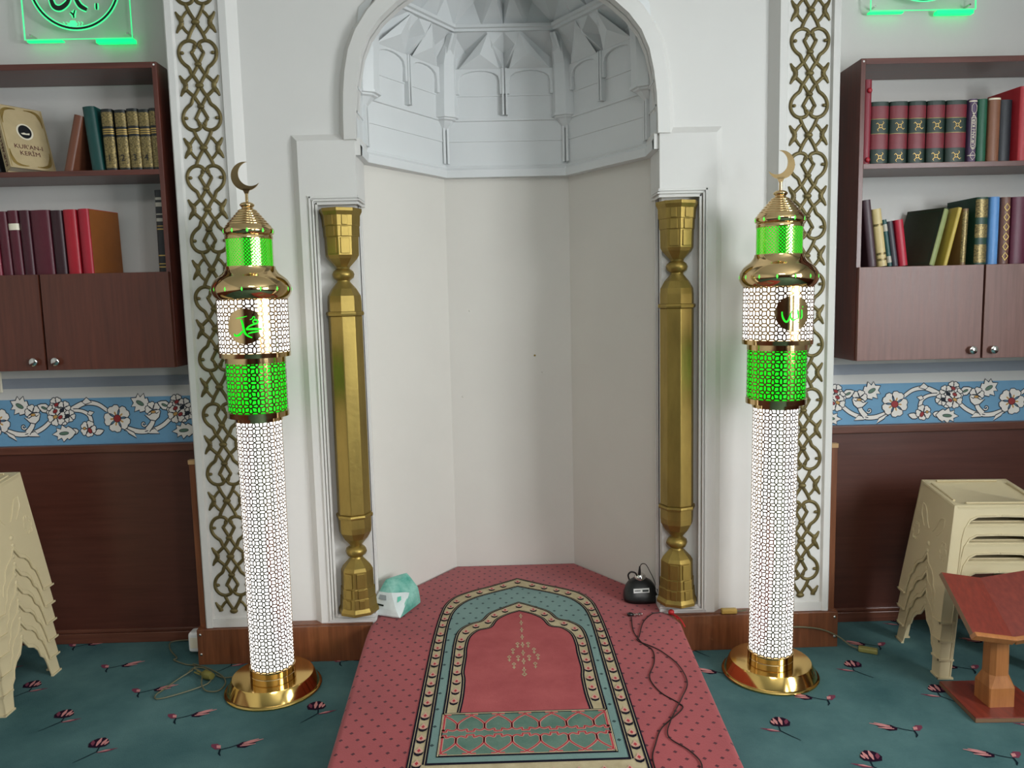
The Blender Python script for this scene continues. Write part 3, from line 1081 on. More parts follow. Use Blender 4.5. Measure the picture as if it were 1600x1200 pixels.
# dark outlines with a pale thread
b = MB()
for cv in (cO1, cO2, cI1, cI2):
    strip(b, cv, 0.0135, L(0.0018), 0)
def rect(x0, x1, y0, y1):
    return [(x0, y0), (x1, y0), (x1, y1), (x0, y1)]
for q in (rect(-0.29+XC, 0.29+XC, 2.026, 2.036), rect(-0.256, 0.264, 2.286, 2.298), rect(-0.256, 0.264, 2.062, 2.074), rect(-0.258, -0.248, 2.062, 2.298), rect(0.254, 0.264, 2.062, 2.298)):
    b.flat(q, L(0.0019), 0)
b.build('dark_outline', M['rug_black'], rc)
b = MB()
for cv in (cO1, cO2, cI1, cI2):
    strip(b, cv, 0.0018, L(0.0024), 0)
for q in (rect(-0.25, 0.256, 2.289, 2.294), rect(-0.25, 0.256, 2.069, 2.0725), rect(-0.2555, -0.252, 2.066, 2.29), rect(0.2585, 0.262, 2.066, 2.29)):
    b.flat(q, L(0.0025), 0)
b.build('pale_thread', M['rug_cream'], rc)

# small tulips along both cream borders
b = MB()
def motif(x, y, s=1.0, bud=True):
    f = L(0.0022)
    g_ = L(0.0028)
    pts = [(-0.014, 0.002), (-0.010, -0.010), (0, -0.015), (0.010, -0.010), (0.014, 0.002), (0.006, -0.004), (0, -0.006), (-0.006, -0.004)]
    b.flat([(x+u*s*0.8, y+v*s*0.95) for u, v in pts], f, 0)
    b.flat([(x+u*s, y+v*s*1.3) for u, v in ((-0.010, 0.003), (-0.005, -0.003), (0.005, -0.003), (0.010, 0.003), (0.005, 0.008), (0, 0.016), (-0.005, 0.008))], g_, 1)
    b.flat([(x+u*s, y+v*s*1.3) for u, v in ((-0.004, 0.004), (0, -0.001), (0.004, 0.004), (0, 0.009))], L(0.0032), 2)
def along(ca, cb, step, y_min):
    ca, cb = resample(ca, 201), resample(cb, 201)
    mid = [((a[0]+c[0])/2, (a[1]+c[1])/2) for a, c in zip(ca, cb)]
    half = mid[100:]
    acc = 0
    last = half[0]
    nxt = 0.0
    for p_ in half:
        acc += math.dist(p_, last)
        last = p_
        if acc >= nxt:
            nxt += step
            if p_[1] > y_min:
                motif(p_[0], p_[1], 1.35)
                if p_[0]-XC > 0.01:
                    motif(2*XC-p_[0], p_[1], 1.35)
along(rO1, rO2, 0.066, 1.97)
along(rI1, rI2, 0.066, 2.33)
for k in range(-4, 5):
    motif(XC+k*0.07, 1.982, 0.9)
b.build('border_tulips', [M['rug_black'], M['rug_pink'], M['rug_stroke']], rc, merge=False)['kind'] = 'stuff'

# hanging lamp motif in the middle
b = MB()
def ringlet(x, y, r=0.0075):
    f = L(0.0024)
    o_ = [(x+r*cos(2*pi*k/4), y+1.5*r*sin(2*pi*k/4)) for k in range(5)]
    i_ = [(x+r*0.45*cos(2*pi*k/4), y+1.5*r*0.45*sin(2*pi*k/4)) for k in range(5)]
    b.loft([[f(*p_) for p_ in o_], [f(*p_) for p_ in i_]])
yy = 3.05
k = 0
while yy > 2.53:
    b.flat(rect(0.009-0.0022, 0.009+0.0022, yy-0.012, yy), L(0.0024))
    if k % 2 == 0:
        ringlet(0.009, yy-0.022, 0.008)
    yy -= 0.033
    k += 1
ringlet(0.009, 2.535, 0.010)
for dx, y in ((-0.02, 2.775), (0.02, 2.775), (-0.038, 2.725), (0.040, 2.725), (-0.052, 2.668), (0.052, 2.675), (-0.036, 2.612), (0.040, 2.612), (-0.02, 2.668), (0.02, 2.668)):
    ringlet(0.010+dx, y, 0.0085)
    b.flat(rect(0.010+dx-0.002, 0.010+dx+0.002, y-0.036, y-0.014), L(0.0024))
    b.flat(rect(0.010+dx-0.006, 0.010+dx+0.006, y-0.027, y-0.022), L(0.0025))
b.build('lamp_motif', M['rug_cream'], rc, merge=False)['kind'] = 'stuff'

# foot panel with heart scrolls
b = MB()
b.flat(rect(-0.25, 0.256, 2.072, 2.288), L(0.0016), 0)
pan = b.build('foot_panel', M['rug_green'], rc)
b = MB()
c0, cw = 0.003, 0.0835
for k in range(-3, 4):
    cx = c0+k*cw
    for s in (1, -1):
        y0 = 2.18
        zo = 0.00006*(k+4)+0.0006*(s > 0)
        pts = [(0, 0.006), (0.010, 0.004), (0.012, 0.018), (0.028, 0.010), (0.041, 0.022), (0.040, 0.048), (0.022, 0.074), (0, 0.094), (-0.02, 0.114)]
        for sx in (-1, 1):
            cv = catmull([(cx+sx*u, y0+s*(v+0.004)) for u, v in pts], 3)
            cv = [(min(max(x, -0.247), 0.253), min(max(y, 2.076), 2.284)) for x, y in cv]
            strip(b, cv, 0.0046, L(0.0026+zo+0.00003*sx), 0)
            strip(b, cv, 0.0090, L(0.0020+zo*0.8+0.00002*sx), 1)
b.build('heart_scrolls', [M['rug_stroke'], M['rug_pink']], rc, merge=False)

# ------------------------------------------------------------------ tulip sprigs woven in the fitted carpet


def sprig_a():
    b = MB()
    f = lambda z: (lambda u, v: (u, v, z))
    strip(b, [(-0.055, 0.008), (-0.028, -0.012), (0.0, 0.0), (0.022, 0.014)], 0.0045, f(0.0012), 3)
    strip(b, [(-0.030, -0.012), (-0.026, -0.034), (-0.016, -0.048)], [0.005, 0.007, 0.003], f(0.0012), 3)
    b.flat([(-0.030, -0.010), (-0.046, -0.012), (-0.066, 0.006), (-0.070, 0.020), (-0.050, 0.022), (-0.034, 0.008)], f(0.0014), 2)
    b.flat([(-0.030, -0.006), (-0.044, -0.004), (-0.050, 0.012), (-0.036, 0.012)], f(0.0018), 1)
    b.flat([(0.016, 0.010), (0.024, -0.004), (0.050, -0.006), (0.066, 0.010), (0.082, 0.034), (0.052, 0.034), (0.030, 0.028)], f(0.0014), 0)
    for k, (a, c) in enumerate((((0.030, 0.004), (0.078, 0.016)), ((0.034, 0.012), (0.096, 0.042)), ((0.036, 0.020), (0.080, 0.044)))):
        strip(b, [a, ((a[0]+c[0])/2, (a[1]+c[1])/2), c], [0.004, 0.010, 0.003], f(0.0018+0.0002*k), 1)
    return b.mesh('carpet_tulip', [M['t_dark'], M['t_pink'], M['t_rose'], M['t_stem']], merge=False)


def sprig_b():
    b = MB()
    f = lambda z: (lambda u, v: (u, v, z))
    strip(b, [(-0.004, 0.030), (0.002, 0.0), (-0.020, -0.030), (-0.045, -0.060)], [0.004, 0.005, 0.004, 0.002], f(0.0012), 3)
    strip(b, [(0.004, -0.006), (0.03, 0.004), (0.062, 0.018)], [0.003, 0.016, 0.002], f(0.0012), 2)
    strip(b, [(0.008, -0.003), (0.028, 0.006), (0.042, 0.010)], [0.003, 0.008, 0.002], f(0.0016), 1)
    b.flat([(-0.050, 0.048), (-0.040, 0.026), (-0.010, 0.022), (0.014, 0.030), (0.020, 0.048), (0.006, 0.070), (-0.012, 0.084), (-0.034, 0.078), (-0.046, 0.066)], f(0.0014), 0)
    for k, (a, c, w) in enumerate((((-0.030, 0.036), (-0.044, 0.066), 0.014), ((-0.016, 0.032), (-0.022, 0.080), 0.013), ((-0.002, 0.036), (0.0, 0.074), 0.013), ((0.008, 0.038), (0.012, 0.060), 0.010))):
        strip(b, [a, ((a[0]+c[0])/2, (a[1]+c[1])/2), c], [0.004, w, 0.004], f(0.0018+0.0002*k), 1 if k != 0 else 2)
    return b.mesh('carpet_rose', [M['t_dark'], M['t_pink'], M['t_rose'], M['t_stem']], merge=False)


sa, sb_ = sprig_a(), sprig_b()
LA = [(-1.642, 3.005), (-1.418, 2.797), (-1.199, 2.604), (-0.97, 2.404), (-1.89, 3.215), (-0.75, 2.20), (-0.70, 3.0)]
LB = [(-1.887, 2.824), (-1.635, 2.595), (-1.41, 2.401), (-1.172, 2.985), (-1.18, 2.2), (-0.73, 2.6), (-2.1, 3.02), (-1.87, 2.4), (-2.1, 2.6)]
RA = [(1.445, 3.004), (1.061, 2.598), (1.261, 2.389), (1.482, 2.227), (1.701, 2.79), (0.775, 2.805), (1.93, 3.0)]
RB = [(1.283, 2.795), (0.856, 2.404), (1.066, 2.196), (1.50, 2.591), (1.66, 3.19), (1.70, 2.39), (0.72, 3.0)]
for me, lst, sx in ((sa, LA, 1), (sb_, LB, 1), (sa, RA, -1), (sb_, RB, -1)):
    for x, y in lst:
        if abs(x) < 0.70:
            continue
        inst(me.name, me, fl, (x, y, 0.0), scale=(sx, 1, 1))

# ------------------------------------------------------------------ minaret lamps


def grille(mb, R, z0, z1, ncol, width=0.0044, depth=0.0016, mi=0):
    w = 2*pi*R/ncol
    segs = []
    h, a, c, r = 0.5, 0.135, 0.385, 0.115
    base = [((0, h), (a, 0.39)), ((a, 0.39), (c, c)), ((c, c), (0.39, a)), ((0.39, a), (h, 0)),
            ((a, 0.39), (0.055, 0.13)), ((0.39, a), (0.13, 0.055)), ((0.055, 0.13), (0.13, 0.055)), ((c, c), (h, h))]
    for p, q in base:
        for sx in (1, -1):
            for sy in (1, -1):
                segs.append(((p[0]*sx, p[1]*sy), (q[0]*sx, q[1]*sy)))
    segs += [((-0.055, 0.13), (0.055, 0.13)), ((-0.055, -0.13), (0.055, -0.13)), ((0.13, -0.055), (0.13, 0.055)), ((-0.13, -0.055), (-0.13, 0.055))]
    nrow = int(math.ceil((z1-z0)/w))
    V, F = [], []

    def pt(u, z, rr):
        th = u/R
        return (rr*sin(th), -rr*cos(th), z)
    for j in range(nrow):
        zc_ = z0+w*(j+0.5)
        for i in range(ncol):
            uc = w*i
            for p, q in segs:
                ax, az = uc+p[0]*w, zc_+p[1]*w
                bx, bz = uc+q[0]*w, zc_+q[1]*w
                if az > bz:
                    ax, az, bx, bz = bx, bz, ax, az
                if az >= z1:
                    continue
                if bz > z1:
                    t = (z1-az)/(bz-az)
                    bx, bz = ax+(bx-ax)*t, z1
                dx, dz = bx-ax, bz-az
                l = sqrt(dx*dx+dz*dz)
                if l < 1e-5:
                    continue
                nx, nz = -dz/l*width/2, dx/l*width/2
                ex, ez = dx/l*width*0.3, dz/l*width*0.3
                o = len(V)
                ro, ri = R, R-depth
                V += [pt(ax+nx-ex, az+nz-ez, ro), pt(ax-nx-ex, az-nz-ez, ro), pt(bx-nx+ex, bz-nz+ez, ro), pt(bx+nx+ex, bz+nz+ez, ro)]
                F.append((o, o+1, o+2, o+3))
    mb.add(V, F, mi)


def fine_grille(mb, R, z0, z1, ncol, width=0.0026):
    w = 2*pi*R/ncol
    nrow = int(round((z1-z0)/w))
    V, F = [], []
    for j in range(nrow):
        for i in range(ncol):
            for sg in (1, -1):
                a = ((i*w), z0+(j if sg > 0 else j+1)*(z1-z0)/nrow)
                b2 = ((i+1)*w, z0+(j+1 if sg > 0 else j)*(z1-z0)/nrow)
                dx, dz = b2[0]-a[0], b2[1]-a[1]
                l = sqrt(dx*dx+dz*dz)
                nx, nz = -dz/l*width/2, dx/l*width/2
                o = len(V)
                for u, z in ((a[0]+nx, a[1]+nz), (a[0]-nx, a[1]-nz), (b2[0]-nx, b2[1]-nz), (b2[0]+nx, b2[1]+nz)):
                    V.append((R*sin(u/R), -R*cos(u/R), z))
                F.append((o, o+1, o+2, o+3))
    mb.add(V, F)


def cyl(r, z0, z1, n=48):
    return MB().lathe([(r, z0), (r, z1)], n)


def medal_strokes(kind):
    if kind == 'muhammad':
        C, R0 = (390, 700), 270.0
        st = [([(640, 745), (560, 742), (480, 742), (410, 748)], 34), ([(410, 742), (455, 700), (520, 672), (570, 655), (592, 632), (565, 606), (525, 610), (515, 640), (545, 655)], 26),
              ([(435, 812), (480, 795), (540, 786), (605, 778)], 22), ([(342, 595), (362, 660), (375, 740), (392, 800), (430, 842), (492, 872)], 32),
              ([(355, 770), (320, 812), (280, 835), (240, 835), (218, 808)], 30), ([(268, 578), (350, 566), (432, 546)], 12), ([(470, 602), (505, 588), (525, 556), (548, 566), (535, 585)], 12)]
    else:
        C, R0 = (735, 640), 300.0
        st = [([(545, 610), (552, 680), (580, 750), (620, 782), (655, 750), (680, 680), (712, 595)], 30), ([(690, 640), (692, 705), (720, 750), (770, 748), (800, 720)], 28),
              ([(815, 570), (822, 640), (828, 700), (812, 742)], 26), ([(888, 580), (896, 650), (894, 705), (868, 735)], 26), ([(790, 490), (808, 512), (795, 542)], 14),
              ([(800, 790), (822, 800), (830, 775)], 14), ([(905, 520), (912, 545)], 12)]
    return C, R0, st


def make_lamp(loc, rotz, tilt, label, kind, flip):
    t = thing('minaret_lamp', label, 'floor lamp', loc, (0, tilt, rotz), group='minaret floor lamps')
    base = MB()
    base.lathe([(0.0, 0.001), (0.178, 0.001), (0.179, 0.006), (0.176, 0.010), (0.170, 0.012), (0.1525, 0.050), (0.149, 0.055), (0.0, 0.055)], 64)
    base.build('base', M['gold_base'], t, smooth=35)
    MB().lathe([(0.0, 0.055), (0.084, 0.055), (0.084, 0.066), (0.0825, 0.068), (0.084, 0.070), (0.0845, 0.094), (0.079, 0.096), (0.0, 0.096)], 48).build('foot_collar', M['gold'], t, smooth=35)
    sh = cyl(0.0785, 0.090, 1.034).build('shaft_diffuser', M['white_lit'], t, smooth=60)
    b = MB(); grille(b, 0.0812, 0.094, 1.032, 10); b.build('shaft_grille', M['gold_grille'], sh, merge=False)
    MB().lathe([(0.078, 1.030), (0.0845, 1.031), (0.085, 1.046), (0.108, 1.047), (0.1085, 1.066), (0.103, 1.069)], 48).build('lower_flange', M['gold'], t, smooth=35)
    g1_ = cyl(0.1025, 1.062, 1.250).build('lower_green_diffuser', M['green_lit'], t, smooth=60)
    b = MB(); grille(b, 0.1055, 1.068, 1.245, 12, 0.0050); b.build('lower_green_grille', M['gold_grille'], g1_, merge=False)
    MB().lathe([(0.102, 1.243), (0.1065, 1.244), (0.1065, 1.264), (0.124, 1.265), (0.125, 1.281), (0.120, 1.283)], 48).build('upper_flange', M['gold'], t, smooth=35)
    wb = cyl(0.1205, 1.276, 1.480).build('band_diffuser', M['white_lit'], t, smooth=60)
    b = MB(); grille(b, 0.1238, 1.281, 1.474, 14, 0.0050); b.build('band_grille', M['gold_grille'], wb, merge=False)
    bal = MB().lathe([(0.119, 1.470), (0.124, 1.473), (0.131, 1.483), (0.1375, 1.496), (0.139, 1.508), (0.136, 1.522), (0.126, 1.540), (0.112, 1.553), (0.100, 1.562), (0.092, 1.572), (0.087, 1.580), (0.086, 1.588), (0.078, 1.589)], 64).build('balcony_bulge', M['gold'], t, smooth=40)
    for k in range(14):
        a = 2*pi*k/14
        c = (0.1375*sin(a), -0.1375*cos(a), 1.507)
        g = MB().add([(0, 0, 0.008), (0, 0, -0.008), (0.006, 0, 0), (-0.006, 0, 0), (0, -0.0025, 0)], [(0, 2, 4), (2, 1, 4), (1, 3, 4), (3, 0, 4)])
        o = g.build('green_cutout', M['green_gem'], bal)
        o.location = (0.1378*sin(a), -0.1378*cos(a), 1.507)
        o.rotation_euler = (0, 0, a)
    g2_ = cyl(0.0785, 1.582, 1.690).build('upper_green_diffuser', M['green_lit'], t, smooth=60)
    b = MB(); fine_grille(b, 0.0812, 1.588, 1.686, 44); b.build('upper_green_grille', M['gold'], g2_, merge=False)
    prof = [(0.079, 1.683), (0.083, 1.685), (0.083, 1.695), (0.080, 1.698), (0.0855, 1.702), (0.0885, 1.711), (0.087, 1.720), (0.080, 1.727)]
    z, r = 1.727, 0.079
    for k in range(7):
        r2 = 0.079-(0.079-0.025)*(k+1)/7
        prof += [(r+0.0015 if k else r, z+0.002), ((r+r2)/2+0.003, z+0.0055), (r2+0.001, z+0.0085)]
        z += 0.009
        r = r2
    prof += [(0.020, 1.792), (0.019, 1.796), (0.025, 1.802), (0.0255, 1.806), (0.021, 1.811), (0.012, 1.815), (0.0055, 1.816), (0.0052, 1.845), (0.0, 1.845)]
    cone = MB().lathe(prof, 48).build('cap_cone', M['gold'], t, smooth=50)
    for k in range(10):
        a = 2*pi*(k+0.3)/10
        g = MB().add([(0, 0, 0.008), (0, 0, -0.008), (0.006, 0, 0), (-0.006, 0, 0), (0, -0.0025, 0)], [(0, 2, 4), (2, 1, 4), (1, 3, 4), (3, 0, 4)])
        o = g.build('green_cutout', M['green_gem'], cone)
        o.location = (0.0874*sin(a), -0.0874*cos(a), 1.711)
        o.rotation_euler = (0, 0, a)
    # crescent finial
    R_ = 0.0505
    ic, ir = (0.33*flip, 0.17), 0.84
    d = sqrt(ic[0]**2+ic[1]**2)
    al = math.acos((1+d*d-ir*ir)/(2*d))
    base_a = atan2(ic[1], ic[0])
    pts = []
    n = 28
    for k in range(n+1):
        a = base_a+al+(2*pi-2*al)*k/n
        pts.append((R_*cos(a), R_*sin(a)))
    p0 = (cos(base_a+al), sin(base_a+al))
    s0 = atan2(p0[1]-ic[1], p0[0]-ic[0])
    p1 = (cos(base_a-al), sin(base_a-al))
    s1 = atan2(p1[1]-ic[1], p1[0]-ic[0])
    while s1 < s0:
        s1 += 2*pi
    for k in range(1, n):
        a = s1+(s0-s1)*k/n
        pts.append((R_*(ic[0]+ir*cos(a)), R_*(ic[1]+ir*sin(a))))
    b = MB()
    b.xz([(x, z_+1.905) for x, z_ in pts], -0.0025, 0.0025)
    b.xz([(-0.005, 1.842), (0.005, 1.842), (0.014, 1.862), (-0.014, 1.862)], -0.0025, 0.0025)
    b.build('crescent', M['gold'], t)
    # round medallion bent to the band, with back-lit script
    Rm, rm, zm = 0.1268, 0.062, 1.378
    b = MB()
    rows = []
    for q in range(7):
        rr = rm*q/6
        rows.append([(Rm*sin(rr*cos(2*pi*k/40)/Rm), -Rm*cos(rr*cos(2*pi*k/40)/Rm), zm+rr*sin(2*pi*k/40)) for k in range(40)])
    rim = [((Rm-0.006)*sin(rm*cos(2*pi*k/40)/Rm), -(Rm-0.006)*cos(rm*cos(2*pi*k/40)/Rm), zm+rm*sin(2*pi*k/40)) for k in range(40)]
    b.loft(rows+[rim], 0, True)
    med = b.build('medallion', M['gold'], t, smooth=40)
    C, R0, sts = medal_strokes(kind)
    b = MB()
    Rs = Rm+0.0012
    for k, (pts, w) in enumerate(sts):
        cv = catmull([((x-C[0])/R0*rm, -(y-C[1])/R0*rm) for x, y in pts], 5)
        n_ = len(cv)
        ws = [w/R0*rm*(0.45+0.55*sin(pi*min(1, 0.15+0.85*i/n_))) for i in range(n_)]
        rs = Rs+0.0001*k
        strip(b, cv, ws, lambda u, v: (rs*sin(u/rs), -rs*cos(u/rs), zm+v))
    b.build('green_script', M['green_led2'], med, merge=False)
    return t


M['green_led2'] = pmat('green_script', (10, 200, 20), 0.5, emit=(0, 225, 20), estr=0.9)
make_lamp((-0.943, 2.80, 0), radians(4), radians(0.25), 'minaret floor lamp on the left, its crescent opening to the right', 'muhammad', 1)
make_lamp((0.958, 2.80, 0), radians(4), radians(0.45), 'minaret floor lamp on the right, its crescent opening to the left', 'allah', -1)

# ------------------------------------------------------------------ bookcases


def bookcase(x_in, s, z0, zdoor, zmid, ztop, width, label):
    """x_in: inner side nearest the mihrab, s: direction away from the mihrab"""
    t = thing('wall_bookcase', label, 'bookcase', (x_in, 3.03, z0))
    th = 0.018
    def bx(u0, u1, y0, y1, za, zb, name, mat, par=t, bevel=0.0012):
        xs = sorted((s*u0, s*u1))
        return MB().box(xs[0], xs[1], y0-3.03, y1-3.03, za-z0, zb-z0).build(name, mat, par, bevel=bevel)
    bx(0, th, 3.03, 3.255, z0, ztop, 'side_panel', M['mahog_z'])
    bx(width-th, width, 3.03, 3.255, z0, ztop, 'side_panel', M['mahog_z'])
    bx(th, width-th, 3.03, 3.255, ztop-0.022, ztop, 'top_board', M['mahog_x'])
    bx(th, width-th, 3.03, 3.255, zmid-0.020, zmid, 'shelf', M['mahog_x'])
    bx(th, width-th, 3.045, 3.255, zdoor-0.022, zdoor-0.004, 'shelf', M['mahog_x'])
    bx(th, width-th, 3.045, 3.255, z0+0.002, z0+0.020, 'bottom_board', M['mahog_x'])
    for k in (0, 1):
        a = 0.004+k*width/2
        d = bx(a, a+width/2-0.008, 3.012, 3.029, z0, zdoor, 'door', M['door_%s' % ('l' if s < 0 else 'r')])
        ux = (width/2-0.042) if k == 0 else (width/2+0.042)
        kb = MB().lathe([(0.0, -0.022), (0.010, -0.022), (0.0155, -0.018), (0.016, -0.012), (0.009, -0.007), (0.006, -0.004), (0.007, 0.0), (0.0, 0.0)], 20)
        o = kb.build('knob', M['chrome'], d, smooth=40)
        o.rotation_euler = (-pi/2, 0, 0)
        o.location = (s*ux, -0.018, 0.034)
        o.rotation_euler = (-pi/2, 0, 0)
    sc = MB().ball((s*0.010, 0.0, ztop-z0-0.011), 0.004, 0.002, 0.004, n=8, k=4).build('screw_cap', M['upvc'], t)
    return t


M['door_l'] = wood('door_veneer_dark', (76, 38, 26), (96, 50, 36), 'z', rough=0.34, coat=0.0)
M['door_r'] = wood('door_veneer_sheen_tint', (98, 60, 50), (124, 84, 74), 'z', rough=0.42, coat=0.0)  # paler than the left doors: window sheen put into the colour
bookcase(-1.318, -1, 1.216, 1.587, 1.977, 2.372, 1.0, 'wall bookcase on the left with green and gold volumes above dark doors')
bookcase(1.358, 1, 1.174, 1.542, 1.939, 2.332, 1.0, 'wall bookcase on the right with green and red volumes above doors tinted pale for window sheen')

# ------------------------------------------------------------------ books
PAGES = pmat('book_pages', (206, 194, 168), 0.8, var=0.15, vscale=3, stretch=(120, 1, 1))
GILT = pmat('gilt_print', (176, 148, 84), 0.4, 0.6)
GILT_ORN = pmat('gilt_ornament', (168, 148, 96), 0.4, 0.55, col2=(34, 30, 22), vscale=180)


def cm(name, col, rough=0.45, **k):
    return pmat('cover_'+name, col, rough, var=0.12, vscale=20, bump=0.05, bscale=200, **k)


CV = {n: cm(n, c) for n, c in dict(black=(20, 22, 26), beige=(190, 170, 130), brown=(112, 66, 46), teal=(14, 66, 62), night=(14, 22, 24), pinkred=(140, 46, 64), maroon=(84, 18, 36),
                                   maroon2=(66, 14, 30), dkmaroon=(48, 14, 24), red=(164, 16, 36), red2=(170, 24, 46), tan=(134, 78, 34), dgreen=(22, 46, 38), wine=(132, 34, 50),
                                   purple=(88, 66, 98), green=(20, 88, 62), oldbrown=(132, 84, 58), navy=(20, 24, 34), brightred=(178, 38, 48), plum=(72, 50, 58), cream=(206, 184, 130),
                                   teal2=(24, 76, 74), slate=(60, 56, 64), crimson=(178, 22, 50), olive=(40, 46, 30), pale=(150, 160, 104), yellow=(196, 172, 74), bronze=(120, 92, 58),
                                   emerald=(12, 60, 44), blue=(92, 146, 206), cocoa=(110, 72, 62), magenta=(96, 34, 58)).items()}


def spine_profile(w, depth, arc, n=8, grow=0.0):
    """U outline of the cover in plan, spine towards -y"""
    pts = [(0-grow, depth)]
    for k in range(n+1):
        a = pi*k/n
        pts.append((w/2-(w/2+grow)*cos(a), arc-(arc+grow)*sin(a)))
    pts.append((w+grow, depth))
    return pts


def book(x0, w, z0, h, depth, cover, label, lean=0.0, y=3.05, yaw=0.0, bands=(), texts=(), name='book', spine_mat=None, group=None, face=None):
    """spine towards the room; lean in degrees (positive leans to the right at the top)"""
    t = thing(name, label, 'book', (x0, y, z0), (0, radians(lean), radians(yaw)), group=group)
    arc = min(w*0.28, 0.010)
    th = min(0.003, w*0.15)
    out = spine_profile(w, depth, arc)
    inn = [(min(max(p_[0], th), w-th), p_[1]+(th if 0 < i < len(out)-1 else 0)) for i, p_ in enumerate(out)]
    b = MB()
    lo = [(x, q, 0) for x, q in out]; hi = [(x, q, h) for x, q in out]
    li = [(x, q, 0) for x, q in inn]; hi2 = [(x, q, h) for x, q in inn]
    b.loft([lo, hi, hi2, li, lo])
    for e in (0, -1):
        b.add([lo[e], hi[e], hi2[e], li[e]], [(0, 1, 2, 3)])
    b.build('cover', cover, t, smooth=40)
    MB().box(th, w-th, arc+0.004, depth-0.005, 0.003, h-0.003).build('pages', PAGES, t)
    prof = [p_ for p_ in spine_profile(w, depth, arc, grow=0.0006)[1:-1]]
    for za, zb, mt in bands:
        b = MB()
        b.loft([[(x, q, za*h) for x, q in prof], [(x, q, zb*h) for x, q in prof]])
        b.build('spine_band', mt, t, smooth=60)
    for txt, size, zf, mt, vertical in texts:
        me = text_mesh(txt, size, 'spine_lettering', mt)
        inst('spine_lettering', me, t, (w/2, -0.0022, zf*h), (pi/2, -pi/2 if vertical else 0, 0))
    return t


LOW = 1.587
# left bookcase, upper shelf
zt = 1.978
book(-1.985, 0.032, zt, 0.225, 0.15, CV['black'], 'black book leaning at the left end under the beige volume', lean=-14, y=3.06)
# big beige hardback leaning with its cover turned to the room
bb = thing('book', 'beige hardback with gilt corners and a dark oval, leaning on the left upper shelf', 'book', (-1.925, 3.045, zt+0.002), (0, radians(-19), radians(-36)))
h_, w_, d_ = 0.262, 0.045, 0.165
MB().box(0, w_, 0, 0.004, 0, h_).box(0, 0.004, 0, d_, 0, h_).box(w_-0.004, w_, 0, d_, 0, h_).build('cover', CV['beige'], bb, bevel=0.0015)
MB().box(0.004, w_-0.004, 0.004, d_-0.006, 0.004, h_-0.004).build('pages', PAGES, bb)
fx = lambda u, q: (w_+0.0006, u, q)
b = MB()
for (cx, cy, sx, sy) in ((0.012, 0.012, 1, 1), (d_-0.012, 0.012, -1, 1), (0.012, h_-0.012, 1, -1), (d_-0.012, h_-0.012, -1, -1)):
    for rr in (0.0, 0.010, 0.020):
        cv = catmull([(cx+sx*(0.055-rr), cy), (cx+sx*(0.020-rr*0.2), cy+sy*rr*0.5), (cx+sx*rr*0.5, cy+sy*(0.020)), (cx, cy+sy*(0.065-rr))], 5)
        strip(b, cv, 0.004, fx)
strip(b, [(0.006, 0.006), (0.006, h_-0.006)], 0.002, fx)
strip(b, [(d_-0.006, 0.006), (d_-0.006, h_-0.006)], 0.002, fx)
b.build('gilt_corners', GILT, bb, merge=False)
b = MB()
f2 = lambda u, q: (w_+0.0008, u, q)
b.flat([(d_*0.5+0.030*cos(2*pi*k/24), h_*0.60+0.034*sin(2*pi*k/24)) for k in range(24)], f2, 1)
f3 = lambda u, q: (w_+0.0011, u, q)
b.flat([(d_*0.5+0.024*cos(2*pi*k/24), h_*0.60+0.028*sin(2*pi*k/24)) for k in range(24)], f3, 0)
f4 = lambda u, q: (w_+0.0014, u, q)
b.flat([(d_*0.5-0.016, h_*0.57), (d_*0.5-0.004, h_*0.585), (d_*0.5+0.004, h_*0.575), (d_*0.5+0.016, h_*0.585), (d_*0.5+0.014, h_*0.555), (d_*0.5-0.012, h_*0.553)], f4, 1)
b.build('cover_oval', [CV['black'], M['cream']], bb, merge=False)
TXD = pmat('title_brown', (96, 52, 46), 0.6)
for txt, zf, sz in (("KUR'AN-I", 0.35, 0.025), ('KERİM', 0.245, 0.025)):
    me = text_mesh(txt, sz, 'cover_lettering', TXD)
    inst('cover_lettering', me, bb, (w_+0.001, d_*0.5, h_*zf), (pi/2, 0, pi/2))
inst('spine_lettering', text_mesh("KUR'AN-I KERİM", 0.026, 'spine_lettering', TXD), bb, (w_/2, -0.0008, h_*0.42), (pi/2, -pi/2, 0))

book(-1.712, 0.034, zt, 0.222, 0.15, CV['brown'], 'plain brown book leaning right against the green slim volume', lean=15, y=3.05)
book(-1.604, 0.046, zt, 0.240, 0.16, CV['teal'], 'dark teal book next to the gilt volume numbered 1', lean=-4.5)
xs_ = [(-1.549, 1), (-1.498, 2), (-1.452, 3), (-1.408, 4), (-1.364, 5)]
for x, k in xs_:
    w_b = 0.043 if k < 5 else 0.026
    book(x, w_b, zt, 0.226+0.004*(k % 2), 0.16, CV['night'], ('gilt ornamented dark volume numbered %s on its spine' % ['one', 'two', 'three', 'four'][k-1]) if k < 5 else 'gilt ornamented dark volume squeezed against the bookcase side',
         lean=-1.5, group='gilt volumes on the left upper shelf',
         bands=[(0.04, 0.55, GILT_ORN), (0.59, 0.61, GILT), (0.625, 0.645, GILT), (0.66, 0.68, GILT), (0.72, 0.95, GILT_ORN)],
         texts=[(str(k), 0.034, 0.20, CV['black'], False)] if k < 5 else [])
